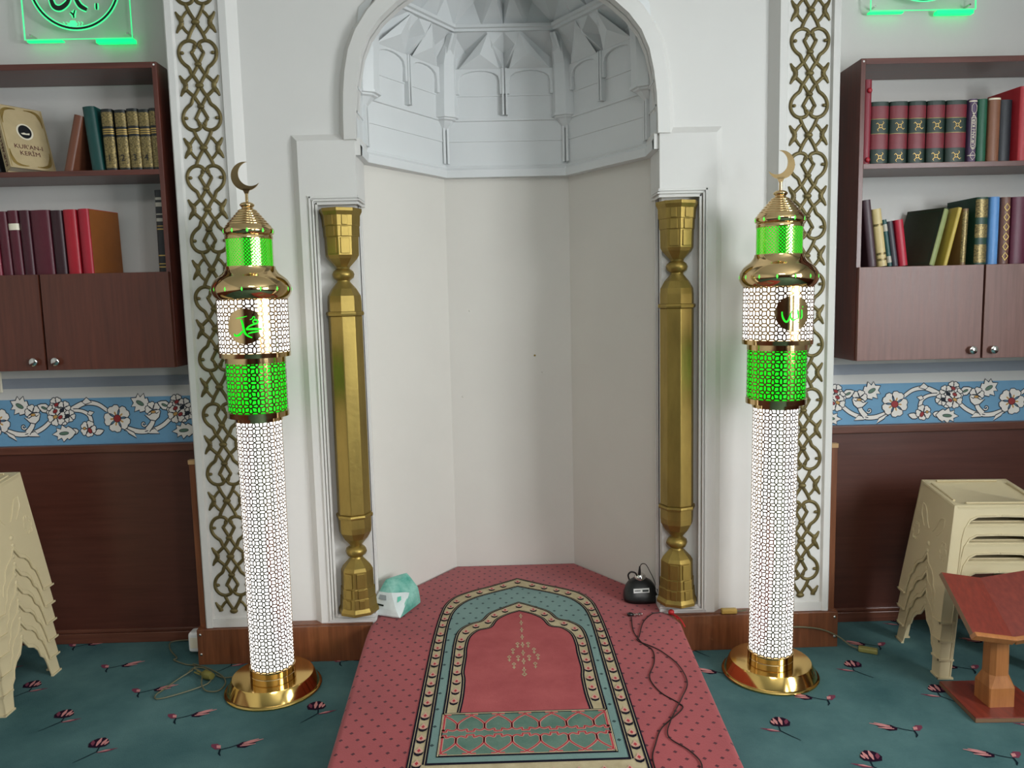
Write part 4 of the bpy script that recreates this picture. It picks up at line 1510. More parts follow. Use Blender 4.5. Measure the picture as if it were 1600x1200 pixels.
# left bookcase, lower shelf
zl = LOW+0.0
spec = [(-2.03, 0.040, 'pinkred', 0.243, 'pink red book at the far left of the maroon row', -1.5), (-1.985, 0.037, 'maroon', 0.247, 'first maroon book right of the pink red one', -1.5),
        (-1.945, 0.040, 'maroon', 0.250, 'maroon book with a white paper label on its spine', -1.5), (-1.902, 0.040, 'maroon2', 0.250, 'narrow maroon book just right of the labelled one', -1),
        (-1.859, 0.074, 'maroon', 0.249, 'thick maroon volume in the middle of the row', -1), (-1.780, 0.044, 'dkmaroon', 0.247, 'very dark maroon book beside the bright red book', -1),
        (-1.732, 0.050, 'red', 0.249, 'bright red book between dark maroon and tan-sided books', -1)]
for x, w_b, c_, hh, lb, ln in spec:
    bands = [(0.70, 0.80, M['cream'])] if 'label' in lb and 'labelled' not in lb else []
    book(x, w_b, zl, hh, 0.165, CV[c_], lb, lean=ln, y=3.06, bands=bands, group='maroon and red books on the left lower shelf')
bk = book(-1.676, 0.046, zl, 0.250, 0.17, CV['red2'], 'red spined book with a tan leather side, last of the maroon row', lean=-1, y=3.06, yaw=-14)
MB().box(0.0465, 0.0475, 0.012, 0.168, 0.002, 0.248).build('tan_side', CV['tan'], bk)
SILV = pmat('silver_print', (170, 164, 150), 0.4)
book(-1.384, 0.042, zl+0.0, 0.318, 0.17, CV['black'], 'tall black book with silver print against the side panel of the left bookcase', lean=0.6, y=3.07,
     bands=[(0.06, 0.075, GILT), (0.10, 0.112, GILT), (0.20, 0.215, GILT), (0.52, 0.535, GILT), (0.56, 0.57, GILT), (0.62, 0.66, SILV), (0.70, 0.715, SILV), (0.80, 0.85, SILV), (0.88, 0.91, SILV)])
b = MB()
# right bookcase, upper shelf
zr = 1.940
rb = book(1.380, 0.030, zr, 0.318, 0.16, CV['wine'], 'tall slim red book at the left end of the right upper shelf', y=3.045, lean=0.3)
for zf in (0.05, 0.87):
    MB().ball((0.018, -0.002, zf*0.318+0.0), 0.010, 0.006, 0.010).build('stud', CV['red'], rb, smooth=60)
REDP = cm('red_panel', (118, 32, 44))
xs5 = [(1.4135, 0.070), (1.488, 0.070), (1.5625, 0.067), (1.634, 0.070), (1.7085, 0.080)]
ordn = ['first', 'second', 'third', 'fourth', 'fifth']
for k, (x, w_b) in enumerate(xs5):
    t = book(x, w_b, zr, 0.236, 0.17, CV['dgreen'], '%s dark green volume with red spine panels, counted from the slim red book' % ordn[k], y=3.05,
             bands=[(0.24, 0.48, REDP), (0.73, 0.93, REDP), (0.485, 0.49, GILT), (0.72, 0.725, GILT)], group='green and red volumes on the right upper shelf')
    b = MB()
    for zc_ in (0.11, 0.605):
        cz = zc_*0.236
        for a in range(4):
            aa = pi/4+a*pi/2
            strip(b, [(w_b/2+0.007*cos(aa), cz+0.007*sin(aa)), (w_b/2+0.018*cos(aa), cz+0.018*sin(aa)), (w_b/2+0.020*cos(aa+0.35), cz+0.020*sin(aa+0.35))], 0.0022, lambda u, q: (u, -0.0016, q))
        strip(b, [(w_b/2+0.006*cos(2*pi*j/10), cz+0.006*sin(2*pi*j/10)) for j in range(11)], 0.002, lambda u, q: (u, -0.0016, q))
    b.build('gilt_rosette', GILT, t, merge=False)['kind'] = 'stuff'
WH = pmat('white_print', (226, 214, 190), 0.5)
t = book(1.794, 0.031, zr, 0.238, 0.165, CV['purple'], 'slim purple book with white title lettering running up its spine', y=3.045, texts=[("KUR'AN-I KERİM", 0.0185, 0.49, WH, True)],
         bands=[(0.955, 0.975, WH), (0.10, 0.11, WH)])
b = MB()
for za, zb in ((0.03, 0.17), (0.19, 0.74), (0.76, 0.94)):
    pts = [(0.006, za*0.238+0.012), (0.0155, za*0.238), (0.025, za*0.238+0.012), (0.025, zb*0.238-0.012), (0.0155, zb*0.238), (0.006, zb*0.238-0.012), (0.006, za*0.238+0.012)]
    strip(b, pts, 0.0016, lambda u, q: (u, -0.0014, q))
b.build('spine_frame', WH, t, merge=False)
book(1.829, 0.038, zr, 0.238, 0.165, CV['green'], 'plain bright green book right of the slim purple one', y=3.048)
book(1.871, 0.046, zr, 0.242, 0.165, CV['oldbrown'], 'worn brown book with frayed top next to the plain green one', y=3.045, bands=[(0.965, 0.99, M['cream'])])
book(1.920, 0.052, zr, 0.236, 0.165, CV['navy'], 'navy black book between the worn brown and the big red one', y=3.06)
book(1.990, 0.070, zr, 0.282, 0.175, CV['brightred'], 'large bright red volume at the right edge of the upper shelf', y=3.042, yaw=8)
# right bookcase, lower shelf
zq = 1.543
book(1.421, 0.034, zq, 0.262, 0.16, CV['plum'], 'dusty plum book leaning on the left side of the right lower shelf', lean=-7, y=3.055)
book(1.459, 0.036, zq, 0.226, 0.15, CV['cream'], 'gilt cream spined book second in the leaning group', lean=-8, y=3.05, bands=[(0.10, 0.14, GILT_ORN), (0.20, 0.24, GILT_ORN), (0.7, 0.74, GILT_ORN)])
book(1.497, 0.017, zq, 0.185, 0.13, CV['teal2'], 'small teal book with silver corners in the leaning group', lean=-9, y=3.052, bands=[(0.08, 0.22, SILV), (0.75, 0.9, SILV)])
book(1.516, 0.024, zq, 0.178, 0.13, CV['slate'], 'small slate grey book beside the crimson one', lean=-9, y=3.054)
book(1.543, 0.034, zq, 0.182, 0.13, CV['crimson'], 'small crimson book at the right end of the leaning group', lean=-8, y=3.05)
t = book(1.664, 0.026, zq, 0.245, 0.17, CV['olive'], 'dark olive book with pale green spine leaning to the right, cover showing', lean=20, y=3.05, yaw=26, bands=[(0.02, 0.98, CV['pale'])])
strip_b = MB()
for (a, c_) in (((0.018, 0.012), (0.018, 0.233)), ((0.158, 0.012), (0.158, 0.233)), ((0.018, 0.012), (0.158, 0.012)), ((0.018, 0.233), (0.158, 0.233))):
    strip(strip_b, [a, c_], 0.002, lambda u, q: (-0.0006, u, q))
strip_b.build('blind_border', CV['emerald'], t, merge=False)
book(1.716, 0.016, zq, 0.232, 0.14, CV['yellow'], 'thin yellow book resting against the olive one', lean=13, y=3.052)
book(1.782, 0.022, zq, 0.220, 0.15, CV['bronze'], 'slim bronze ornamented book standing alone before the green volume', lean=1.5, y=3.05, bands=[(0.05, 0.95, GILT_ORN)])
book(1.838, 0.050, zq, 0.262, 0.19, CV['emerald'], 'thick emerald volume with gilt spine left of the light blue book', y=3.045, yaw=3, bands=[(0.03, 0.30, GILT_ORN), (0.40, 0.60, GILT_ORN), (0.70, 0.97, GILT_ORN)])
book(1.892, 0.038, zq, 0.262, 0.165, CV['blue'], 'light blue book on the right lower shelf', y=3.045)
t = book(1.936, 0.038, zq, 0.260, 0.165, CV['cocoa'], 'cocoa brown book with gilt diamond spine right of the light blue one', y=3.045)
b = MB()
for k in range(6):
    cz = 0.03+0.038*k
    strip(b, [(0.019, cz-0.015), (0.030, cz), (0.019, cz+0.015), (0.008, cz), (0.019, cz-0.015)], 0.003, lambda u, q: (u, -0.0016, q))
b.build('gilt_diamonds', GILT, t, merge=False)
book(1.979, 0.060, zq, 0.260, 0.17, CV['magenta'], 'dark magenta volume at the right edge of the lower shelf', y=3.045)
book(2.045, 0.060, zq, 0.262, 0.17, CV['dkmaroon'], 'dark maroon volume beyond the magenta one', y=3.05)

# ------------------------------------------------------------------ lit acrylic signs


def acrylic_sign(cx, zb, s_left, label):
    W, H, y = 0.425, 0.43, 3.215
    t = thing('lit_sign', label, 'sign', (cx, y, zb))
    MB().box(-W/2, W/2, -0.003, 0.003, 0, H).build('acrylic_plate', M['acrylic'], t)
    e = MB()
    e.box(-W/2-0.001, W/2+0.001, -0.0032, 0.0032, -0.001, 0.001).box(-W/2-0.002, W/2+0.002, -0.0035, 0.0035, H-0.002, H+0.002)
    e.box(-W/2-0.001, -W/2+0.001, -0.0032, 0.0032, 0, H).box(W/2-0.001, W/2+0.001, -0.0032, 0.0032, 0, H)
    e.build('glowing_edge', M['green_edge'], t)
    MB().box(-W/2, -W/2+0.14, 0.012, 0.030, -0.004, 0.001).build('led_strip', M['green_led'], t)
    MB().box(W/2-0.15, W/2, 0.010, 0.034, -0.012, 0.001).build('led_strip', M['green_led'], t)
    cz, R_ = 0.213, 0.178
    def ann(r0_, r1_, yy):
        return [[(r0_*cos(2*pi*k/72), yy, cz+r0_*sin(2*pi*k/72)) for k in range(72)], [(r1_*cos(2*pi*k/72), yy, cz+r1_*sin(2*pi*k/72)) for k in range(72)]]
    MB().loft(ann(R_-0.013, R_+0.005, -0.0035), 0, True).build('engraved_glow', M['green_edge'], t)
    MB().loft(ann(R_-0.0085, R_, -0.0042), 0, True).build('dark_ring', M['ink'], t)
    # brush script
    if s_left:
        sts = [([(0.11, 0.03), (0.03, 0.035), (-0.02, 0.03)], 0.020), ([(-0.02, 0.03), (0.02, 0.07), (0.07, 0.09), (0.085, 0.07), (0.06, 0.06), (0.045, 0.08)], 0.016),
               ([(-0.055, 0.11), (-0.045, 0.05), (-0.035, -0.005)], 0.020), ([(0.002, -0.060), (0.018, -0.088), (0.044, -0.104)], 0.017),
               ([(-0.095, -0.06), (-0.085, -0.088), (-0.062, -0.096), (-0.035, -0.080), (-0.022, -0.060)], 0.019), ([(-0.022, -0.112), (-0.012, -0.122), (-0.010, -0.134)], 0.007),
               ([(-0.004, -0.104), (-0.012, -0.126)], 0.006), ([(0.083, -0.08), (0.082, -0.104)], 0.008)]
    else:
        sts = [([(0.09, 0.11), (0.09, 0.02), (0.08, -0.06)], 0.020), ([(0.045, 0.11), (0.048, 0.0), (0.03, -0.05), (0.0, -0.04)], 0.018), ([(0.0, 0.09), (0.0, 0.0), (-0.02, -0.05), (-0.05, -0.04)], 0.018),
               ([(-0.05, 0.02), (-0.07, -0.05), (-0.10, -0.04), (-0.10, 0.02), (-0.07, 0.03)], 0.016), ([(-0.01, 0.12), (0.0, 0.135), (0.012, 0.12)], 0.008)]
    for nm, ex, mt, yy in (('script_glow', 0.009, M['green_edge'], -0.0035), ('script', 0.0, M['ink'], -0.0045)):
        b = MB()
        for k, (pts, w) in enumerate(sts):
            cv = catmull(pts, 5)
            n_ = len(cv)
            strip(b, cv, [w*(0.5+0.5*sin(pi*(0.15+0.8*i/n_)))+ex for i in range(n_)], lambda u, q: (u, yy-0.00004*k, cz+q))
        b.build(nm, mt, t, merge=False)['kind'] = 'stuff'
    if s_left:
        b = MB()
        b.flat([(-0.016+0.017*(1+0.15*cos(6*a))*cos(a), 0.056+0.014*sin(a)) for a in [2*pi*k/30 for k in range(30)]], lambda u, q: (u, -0.0037, q))
        for cx_ in (-0.052, -0.038, 0.008, 0.020):
            strip(b, catmull([(cx_-0.004, 0.064), (cx_+0.003, 0.060), (cx_-0.001, 0.052), (cx_+0.004, 0.046)], 3), 0.003, lambda u, q: (u, -0.0037, q))
        b.build('rose_mark', M['green_edge'], t, merge=False)
    for x in (-W/2+0.02, W/2-0.02):
        for z in (0.02, H-0.02):
            b = MB()
            b.lathe([(0.004, 0.0), (0.004, 0.042)], 10, cap=True)
            o = b.build('standoff', M['chrome'], t)
            o.rotation_euler = (-pi/2, 0, 0)
            o.location = (x, 0.003, z)
    return t


acrylic_sign(-1.695, 2.520, True, 'green edge-lit acrylic sign with round script above the left bookcase')
acrylic_sign(1.688, 2.568, False, 'green edge-lit acrylic sign with a round ring above the right bookcase')

# ------------------------------------------------------------------ stacked stools


def stool_meshes():
    H = 0.455
    bx_, by_, tx_, ty_ = 0.222, 0.178, 0.165, 0.132
    th = 0.005

    def hx(z): return bx_+(tx_-bx_)*z/H
    def hy(z): return by_+(ty_-by_)*z/H
    SL = 0.13

    def sh(p_): return (p_[0], p_[1], p_[2]+SL*p_[1]*(p_[2]/H))
    parts = {}
    # side panels (facing +-x) with ogee cut-out
    half = [(1.0, 0.0), (0.70, 0.0), (0.66, 0.05), (0.60, 0.085), (0.50, 0.10), (0.46, 0.128), (0.34, 0.150), (0.16, 0.165), (0.0, 0.205)]
    out = [(1.0, H), (1.0, 0.0)]+half[1:]+[(-s_, z) for s_, z in reversed(half[:-1])][0:]+[(-1.0, H)]
    for sg in (1, -1):
        b = MB()
        fn = lambda s_, z, w: sh((sg*(hx(z)-w), s_*hy(z), z))
        b.prism(out, fn, 0.0, th)
        # raised outline that follows the cut-out, and embossing
        rim = [(s_*1.0, z+0.016) for s_, z in half[2:]]
        for q in (1, -1):
            b.tube([sh((sg*(hx(z)+0.0005), q*s_*hy(z), z)) for s_, z in rim], 0.0018, 5)
        b.ball(sh((sg*(hx(0.25)), 0.0, 0.25)), 0.005, 0.010, 0.010, n=10, k=6)
        b.ball(sh((sg*(hx(0.222)), 0.0, 0.222)), 0.004, 0.009, 0.009, n=10, k=6)
        for q in (1, -1):
            b.tube([sh((sg*(hx(z)+0.0003), q*s_*hy(z), z)) for s_, z in catmull([(0.10, 0.305), (0.22, 0.325), (0.42, 0.372), (0.62, 0.380)], 4)], 0.0022, 5)
            b.tube([sh((sg*(hx(z)+0.0003), q*s_*hy(z), z)) for s_, z in catmull([(0.62, 0.380), (0.60, 0.345), (0.46, 0.318), (0.34, 0.300)], 4)], 0.0022, 5)
            for k in range(6):
                cx_, cz_ = 0.72+0.10*cos(k*pi/3), 0.262+0.026*sin(k*pi/3)
                b.tube([sh((sg*(hx(cz_+0.012*sin(a))+0.0003), q*(cx_+0.06*cos(a))*hy(cz_), cz_+0.012*sin(a))) for a in [pi*j/5+k*pi/3-1.2 for j in range(6)]], 0.0018, 5)
        parts[('side_panel', sg)] = b.mesh('side_panel', M['stool'], 40)
        # front and back with wide arch
        hb = [(1.0, 0.0), (0.80, 0.0), (0.775, 0.20), (0.76, 0.315), (0.72, 0.362), (0.62, 0.395), (0.48, 0.408), (0.0, 0.410)]
        ob = [(1.0, H), (1.0, 0.0)]+hb[1:]+[(-s_, z) for s_, z in reversed(hb[:-1])]+[(-1.0, H)]
        b = MB()
        fn = lambda s_, z, w: sh((s_*hx(z), sg*(hy(z)-w), z))
        b.prism(ob, fn, 0.0, th)
        pts = [(s_, z+0.006) for s_, z in hb[1:]]
        for q in (1, -1):
            b.tube([sh((q*(s_+0.02)*hx(z), sg*(hy(z)+0.001), z)) for s_, z in pts], 0.0022, 5)
        parts[('front_panel', sg)] = b.mesh('front_panel', M['stool'], 40)
    b = MB()
    n = 0.02
    def rr(hx_, hy_, z, r=0.018):
        pts = []
        for (cx_, cy_, a0) in ((hx_-r, hy_-r, 0), (-hx_+r, hy_-r, pi/2), (-hx_+r, -hy_+r, pi), (hx_-r, -hy_+r, 3*pi/2)):
            for k in range(5):
                a = a0+pi/2*k/4
                pts.append(sh((cx_+r*cos(a), cy_+r*sin(a), z)))
        return pts
    rws = [rr(tx_+0.002, ty_+0.002, H-0.014), rr(tx_+0.002, ty_+0.002, H-0.004), rr(tx_-0.004, ty_-0.004, H), rr(tx_-0.016, ty_-0.016, H), rr(tx_-0.020, ty_-0.020, H-0.003)]
    b.loft(rws, 0, True)
    b.add(rws[-1], [tuple(range(len(rws[-1])))])
    b.add(rws[0], [tuple(range(len(rws[0])))])
    parts['seat'] = b.mesh('seat', M['stool'], 40)
    b = MB()
    for sx in (1, -1):
        b.tube([sh((sx*(tx_-0.020), y, H+0.001)) for y in (-ty_+0.045, ty_-0.045)], 0.0045, 6)
        b.tube([sh((x, sx*(ty_-0.020), H+0.001)) for x in (-tx_+0.05, tx_-0.05)], 0.0045, 6)
    parts['grip_ridge'] = b.mesh('grip_ridge', M['stool'], 60)
    # foot lip: one corner angle, mirrored
    b = MB()
    b.box(bx_-0.052, bx_+0.004, by_-0.006, by_+0.004, 0.0, 0.007)
    b.box(bx_-0.006, bx_+0.004, by_-0.055, by_+0.004, 0.0, 0.007)
    parts['foot'] = b.mesh('foot_lip', M['stool'])
    return parts


SP = stool_meshes()


def stool(loc, rz, label, group):
    t = thing('plastic_stool', label, 'stool', loc, (0, 0, rz), group=group)
    inst('seat', SP['seat'], t)
    inst('grip_ridge', SP['grip_ridge'], t)
    for sg in (1, -1):
        inst('side_panel', SP[('side_panel', sg)], t)
        inst('front_panel', SP[('front_panel', sg)], t)
    for sx in (1, -1):
        for sy in (1, -1):
            inst('foot_lip', SP['foot'], t, scale=(sx, sy, 1))
    return t


words = {4: ['bottom', 'second', 'third', 'top'], 6: ['bottom', 'second', 'third', 'fourth', 'fifth', 'top']}
for (cx, cy, rz, n_, nm) in ((-2.082, 2.812, radians(1), 6, 'left stack'), (1.795, 2.875, radians(-4), 4, 'right stack')):
    for k in range(n_):
        stool((cx, cy, 0.0715*k), rz, 'beige plastic stool, %s of the %s' % (words[n_][k], nm) + (', counted from the floor' if 0 < k < n_-1 else ' by the wainscot'), 'stools in the '+nm)

# ------------------------------------------------------------------ book stand
bs = thing('book_stand', 'reddish wooden book stand with V shaped top and chamfered post', 'book stand', (1.645, 2.52, 0))
BT = wood('stand_red', (104, 38, 28), (128, 50, 36), 'y', rough=0.4)
BL = wood('stand_light', (150, 92, 46), (176, 114, 62), 'z', rough=0.45)
EDG = pmat('stand_edge', (120, 92, 66), 0.6)
base_m = MB()
base_m.xy([(-0.128, -0.105), (0.14, -0.112), (0.14, 0.14), (-0.108, 0.145)], 0.0, 0.018, 0)
ob_ = base_m.build('base_board', BT, bs, bevel=0.001)
MB().xy([(-0.1285, -0.1056), (0.1405, -0.1126), (0.1405, 0.1406), (-0.1085, 0.1456)], 0.002, 0.015).build('base_edge', EDG, ob_)
def oct(w, d, c, z):
    return [(x, y, z) for x, y in ((-w+c, -d), (w-c, -d), (w, -d+c), (w, d-c), (w-c, d), (-w+c, d), (-w, d-c), (-w, -d+c))]
pm = MB()
rws = [oct(0.044, 0.044, 0.003, 0.018), oct(0.044, 0.044, 0.004, 0.085), oct(0.034, 0.034, 0.014, 0.125), oct(0.032, 0.032, 0.013, 0.27), [(x, y, 0.323+0.7265*y) for x, y, z in oct(0.030, 0.030, 0.012, 0.3)]]
pm.loft(rws, 0, True)
pm.add(rws[-1], [tuple(range(8))])
pm.build('post', BL, bs)
tl = radians(36)
for s in (-1, 1):
    # board local: u outwards from valley, v up the slope
    al = radians(15)
    def bp(u, v, w, s=s):
        x = s*u*cos(al) - s*w*sin(al)*-1*-1
        zz = u*sin(al)+w*cos(al)
        y = v*cos(tl)-zz*sin(tl)
        z = v*sin(tl)+zz*cos(tl)
        return (x, y-0.085, z+0.285)
    b = MB()
    b.prism([(0.0, 0.0), (0.158, 0.0), (0.158, 0.235), (0.0, 0.235)], bp, -0.016, 0.0)
    bo = b.build('top_board', BT, bs)
    b = MB()
    b.prism([(0.154, 0.0), (0.1588, 0.0), (0.1588, 0.2355), (0.154, 0.2355)], bp, -0.0165, -0.0003)
    b.build('board_edge', EDG, bo)
    b = MB()
    b.prism([(0.0, -0.016), (0.160, -0.016), (0.160, 0.0), (0.0, 0.0)], bp, -0.018, 0.010)
    b.build('front_lip', BL, bo, bevel=0.002)

# ------------------------------------------------------------------ plastic packet
pk = thing('plastic_packet', 'crumpled white and green plastic packet lying against the left gilded column', 'packet', (-0.53, 3.12, Z0))
PW = pmat('packet_white', (214, 222, 220), 0.3, var=0.12, vscale=30, bump=0.35, bscale=45)
PG = pmat('packet_green', (40, 140, 122), 0.28, col2=(150, 200, 186), vscale=16, bump=0.35, bscale=40)
PGr = pmat('packet_grey', (150, 158, 160), 0.4, var=0.2, vscale=60)
v = [(-0.088, -0.035, 0.004), (0.045, -0.095, 0.004), (0.115, 0.075, 0.004), (0.06, 0.14, 0.004), (-0.05, 0.09, 0.004),
     (-0.085, -0.02, 0.035), (0.03, -0.080, 0.030), (0.105, 0.070, 0.075), (0.055, 0.10, 0.135), (-0.03, 0.05, 0.125), (0.0, -0.015, 0.085), (0.075, 0.02, 0.075), (-0.055, 0.01, 0.085)]
fW = [(0, 1, 6, 5), (5, 6, 10, 12), (0, 5, 12, 4), (4, 12, 9), (1, 11, 6), (6, 11, 10)]
fG = [(1, 2, 7, 11), (10, 11, 7, 8), (10, 8, 9), (10, 9, 12), (2, 3, 8, 7), (3, 4, 9, 8)]
b = MB()
b.add(v, fW, 0)
b.add(v, fG, 1)
b.add(v, [(0, 4, 3, 2, 1)], 0)
# print panels
o = b.build('packet_body', [PW, PG], pk)
sd = o.modifiers.new('sub', 'SUBSURF')
sd.levels = 2
sd.render_levels = 2
for e in o.data.edges:
    pass
att = o.data.attributes.new('crease_edge', 'FLOAT', 'EDGE')
for i_ in range(len(o.data.edges)):
    att.data[i_].value = 0.72
b = MB()
def onface(a, c, d, e, off=0.004):
    A, C_, D_, E_ = Vector(a), Vector(c), Vector(d), Vector(e)
    nn = (C_-A).cross(E_-A).normalized()
    if nn.z < 0:
        nn = -nn
    def q(u, w):
        return tuple(A.lerp(C_, u).lerp(E_.lerp(D_, u), w)+nn*off)
    return q
q = onface(v[5], v[6], v[10], v[12], 0.0035)
b.add([q(0.2, 0.5), q(0.62, 0.5), q(0.62, 0.8), q(0.2, 0.8)], [(0, 1, 2, 3)], 1)
b.add([q(0.22, 0.12), q(0.5, 0.12), q(0.5, 0.22), q(0.22, 0.22)], [(0, 1, 2, 3)], 0)
q2 = onface(v[6], v[11], v[11], v[10], 0.002)
b.add([q2(0.15, 0.35), q2(0.40, 0.30), q2(0.45, 0.62), q2(0.25, 0.66)], [(0, 1, 2, 3)], 2)
q3 = onface(v[1], v[11], v[11], v[6], 0.002)
b.add([q3(0.45, 0.10), q3(0.72, 0.10), q3(0.72, 0.45), q3(0.50, 0.45)], [(0, 1, 2, 3)], 2)
b.build('print_block', [M['ink'], PGr, pmat('packet_mint', (96, 186, 160), 0.4)], pk, merge=False)
tail = MB()
tail.add([(-0.10, -0.05, 0.002), (-0.15, -0.075, 0.004), (-0.15, -0.045, 0.004), (-0.09, -0.01, 0.02)], [(0, 1, 2, 3)])

# ------------------------------------------------------------------ black receiver, cables, small items
rv = thing('wireless_receiver', 'black rounded receiver unit with a white label beside the right column', 'receiver', (0.527, 3.165, Z0), (0, 0, radians(-4)))
b = MB()
rows = []
for (ax_, ay_, z) in ((0.064, 0.046, 0.0), (0.072, 0.052, 0.004), (0.074, 0.054, 0.016), (0.071, 0.051, 0.034), (0.062, 0.043, 0.060), (0.048, 0.033, 0.078), (0.030, 0.022, 0.088), (0.022, 0.018, 0.091), (0.0, 0.0, 0.092)):
    rows.append([(ax_*abs(cos(a))**0.7*(1 if cos(a) > 0 else -1), ay_*abs(sin(a))**0.7*(1 if sin(a) > 0 else -1)+0.25*z, z) for a in [2*pi*k/36 for k in range(36)]])
b.loft(rows, 0, True)
body = b.build('body', M['black'], rv, smooth=60)
MB().lathe([(0.0, 0.086), (0.024, 0.086), (0.024, 0.100), (0.018, 0.108), (0.0, 0.110)], 20, c=(0.0, 0.022)).build('silver_cap', M['chrome'], rv, smooth=40)
b = MB()
def lab(u, w, off=0.0):
    z = 0.052+w
    return (u, -0.0505-off+0.25*z+(z-0.034)*0.31+0.5*u*u, z)
b.add([lab(-0.033, -0.007, 0.004), lab(0.033, -0.004, 0.004), lab(0.033, 0.011, 0.004), lab(-0.033, 0.008, 0.004), lab(-0.033, -0.007), lab(0.033, -0.004), lab(0.033, 0.011), lab(-0.033, 0.008)],
      [(0, 1, 2, 3), (0, 4, 5, 1), (1, 5, 6, 2), (2, 6, 7, 3), (3, 7, 4, 0)], 0)
b.add([lab(0.004, -0.002, 0.0046), lab(0.030, -0.001, 0.0046), lab(0.030, 0.007, 0.0046), lab(0.004, 0.006, 0.0046)], [(0, 1, 2, 3)], 1)
b.add([lab(-0.029, 0.000, 0.0046), lab(-0.004, 0.001, 0.0046), lab(-0.004, 0.004, 0.0046), lab(-0.029, 0.003, 0.0046)], [(0, 1, 2, 3)], 1)
b.build('label_plate', [M['upvc'], M['ink']], rv, merge=False)
b = MB()
b.tube([(-0.004, 0.010, 0.108), (-0.003, 0.010, 0.122), (-0.002, 0.011, 0.146)], [0.006, 0.006, 0.0028], 8)
b.tube(catmull([(-0.002, 0.011, 0.140), (0.006, 0.012, 0.155), (0.024, 0.014, 0.152), (0.042, 0.010, 0.120), (0.058, 0.0, 0.085), (0.075, -0.03, 0.03), (0.082, -0.05, 0.006)], 5), 0.0018, 6)
b.tube(catmull([(-0.014, 0.010, 0.104), (-0.022, 0.006, 0.118), (-0.040, 0.006, 0.122), (-0.052, 0.004, 0.110), (-0.048, 0.004, 0.090)], 5), 0.0035, 8)
b.build('leads', M['cord_black'], rv, smooth=60)
pb = thing('power_adapter', 'black power adapter wedged between the receiver unit and the right column', 'adapter', (0.612, 3.075, Z0), (0, 0, 0.4))
MB().box(-0.018, 0.014, -0.028, 0.028, 0.0, 0.055).build('case', M['black'], pb, bevel=0.005)
MB().tube([(-0.002, -0.028, 0.012), (-0.004, -0.040, 0.008)], 0.004, 8).build('strain_relief', M['black'], pb)
zc2 = Z0+0.0022
cab = thing('microphone_cable', 'thin black cable from the clip microphone trailing down the carpet', 'cable', (0.457, 2.99, Z0))
def cable(pts, r, z, org):
    pts = catmull([(x-org[0], y-org[1], z-org[2]) for x, y in pts], 5)
    return MB().tube(pts, r, 6)
c1 = [(0.457, 2.985), (0.443, 2.855), (0.457, 2.753), (0.485, 2.687), (0.470, 2.588), (0.435, 2.488), (0.451, 2.388), (0.497, 2.313), (0.494, 2.275), (0.414, 2.181), (0.378, 2.099), (0.354, 2.022), (0.36, 1.93), (0.40, 1.86)]
cable(c1, 0.0019, zc2, (0.457, 2.99, Z0)).build('lead', M['cord_black'], cab, smooth=60)
b = MB()
b.ball((-0.002, 0.010, 0.008), 0.013, 0.011, 0.008)
b.build('capsule', M['black'], cab, smooth=60)
b = MB()
for k in range(4):
    b.box(0.010+0.010*k, 0.017+0.010*k, 0.002+0.006*(k % 2), 0.020-0.004*(k % 2), 0.0005, 0.009)
b.build('metal_clip', M['chrome'], cab, bevel=0.001)
cb2 = thing('power_cable', 'thin black cable running from the adapter across the red carpet', 'cable', (0.591, 3.05, Z0))
c2_ = [(0.605, 3.035), (0.575, 3.020), (0.544, 3.008), (0.494, 2.929), (0.455, 2.80), (0.443, 2.770), (0.490, 2.713), (0.517, 2.670), (0.552, 2.569), (0.554, 2.446), (0.511, 2.344), (0.447, 2.215), (0.422, 2.129), (0.463, 2.062), (0.484, 2.0), (0.467, 1.94), (0.43, 1.88)]
cable(c2_, 0.0019, zc2+0.0012, (0.591, 3.05, Z0)).build('lead', M['cord_black'], cb2, smooth=60)
rdm = pmat('red_thread', (176, 28, 30), 0.6)
tas = thing('red_tassel', 'small red corded tassel hanging at the right carpet edge', 'tassel', (0.622, 3.0, Z0))
b = MB()
b.ball((0.0, 0.0, 0.012), 0.013, 0.011, 0.012)
b.tube(catmull([(0.004, -0.01, 0.010), (0.016, -0.035, 0.009), (0.026, -0.065, 0.004), (0.034, -0.095, -0.010)], 4), 0.0032, 6)
b.tube(catmull([(-0.002, -0.01, 0.010), (0.008, -0.03, 0.009), (0.014, -0.055, 0.007)], 4), 0.0032, 6)
b.build('cord', rdm, tas, smooth=60)

# left lamp flex and plug on the teal carpet
fx_ = thing('lamp_flex', 'looped olive lamp flex with plug on the carpet left of the left lamp', 'cord', (-1.25, 2.86, 0))
org = (-1.25, 2.86, 0)
p_ = [(-1.42, 3.22, 0.01), (-1.50, 3.20, 0.012), (-1.481, 3.139, 0.006), (-1.42, 3.06, 0.006), (-1.424, 3.04, 0.006), (-1.36, 3.0, 0.005), (-1.32, 2.985, 0.006), (-1.30, 2.93, 0.016), (-1.335, 2.88, 0.006), (-1.36, 2.80, 0.005), (-1.372, 2.755, 0.005), (-1.355, 2.727, 0.005),
      (-1.31, 2.745, 0.005), (-1.23, 2.80, 0.007), (-1.20, 2.845, 0.01), (-1.24, 2.92, 0.018), (-1.30, 2.945, 0.016), (-1.32, 2.90, 0.008)]
MB().tube(catmull([(a-org[0], c-org[1], z-org[2]) for a, c, z in p_], 5), 0.0027, 8).build('flex', M['cord_olive'], fx_, smooth=60)
p_ = [(-1.33, 3.0, 0.006), (-1.25, 2.95, 0.010), (-1.17, 2.885, 0.008), (-1.138, 2.83, 0.006), (-1.145, 2.775, 0.005), (-1.19, 2.775, 0.006), (-1.225, 2.82, 0.010), (-1.255, 2.90, 0.016), (-1.30, 2.93, 0.022)]
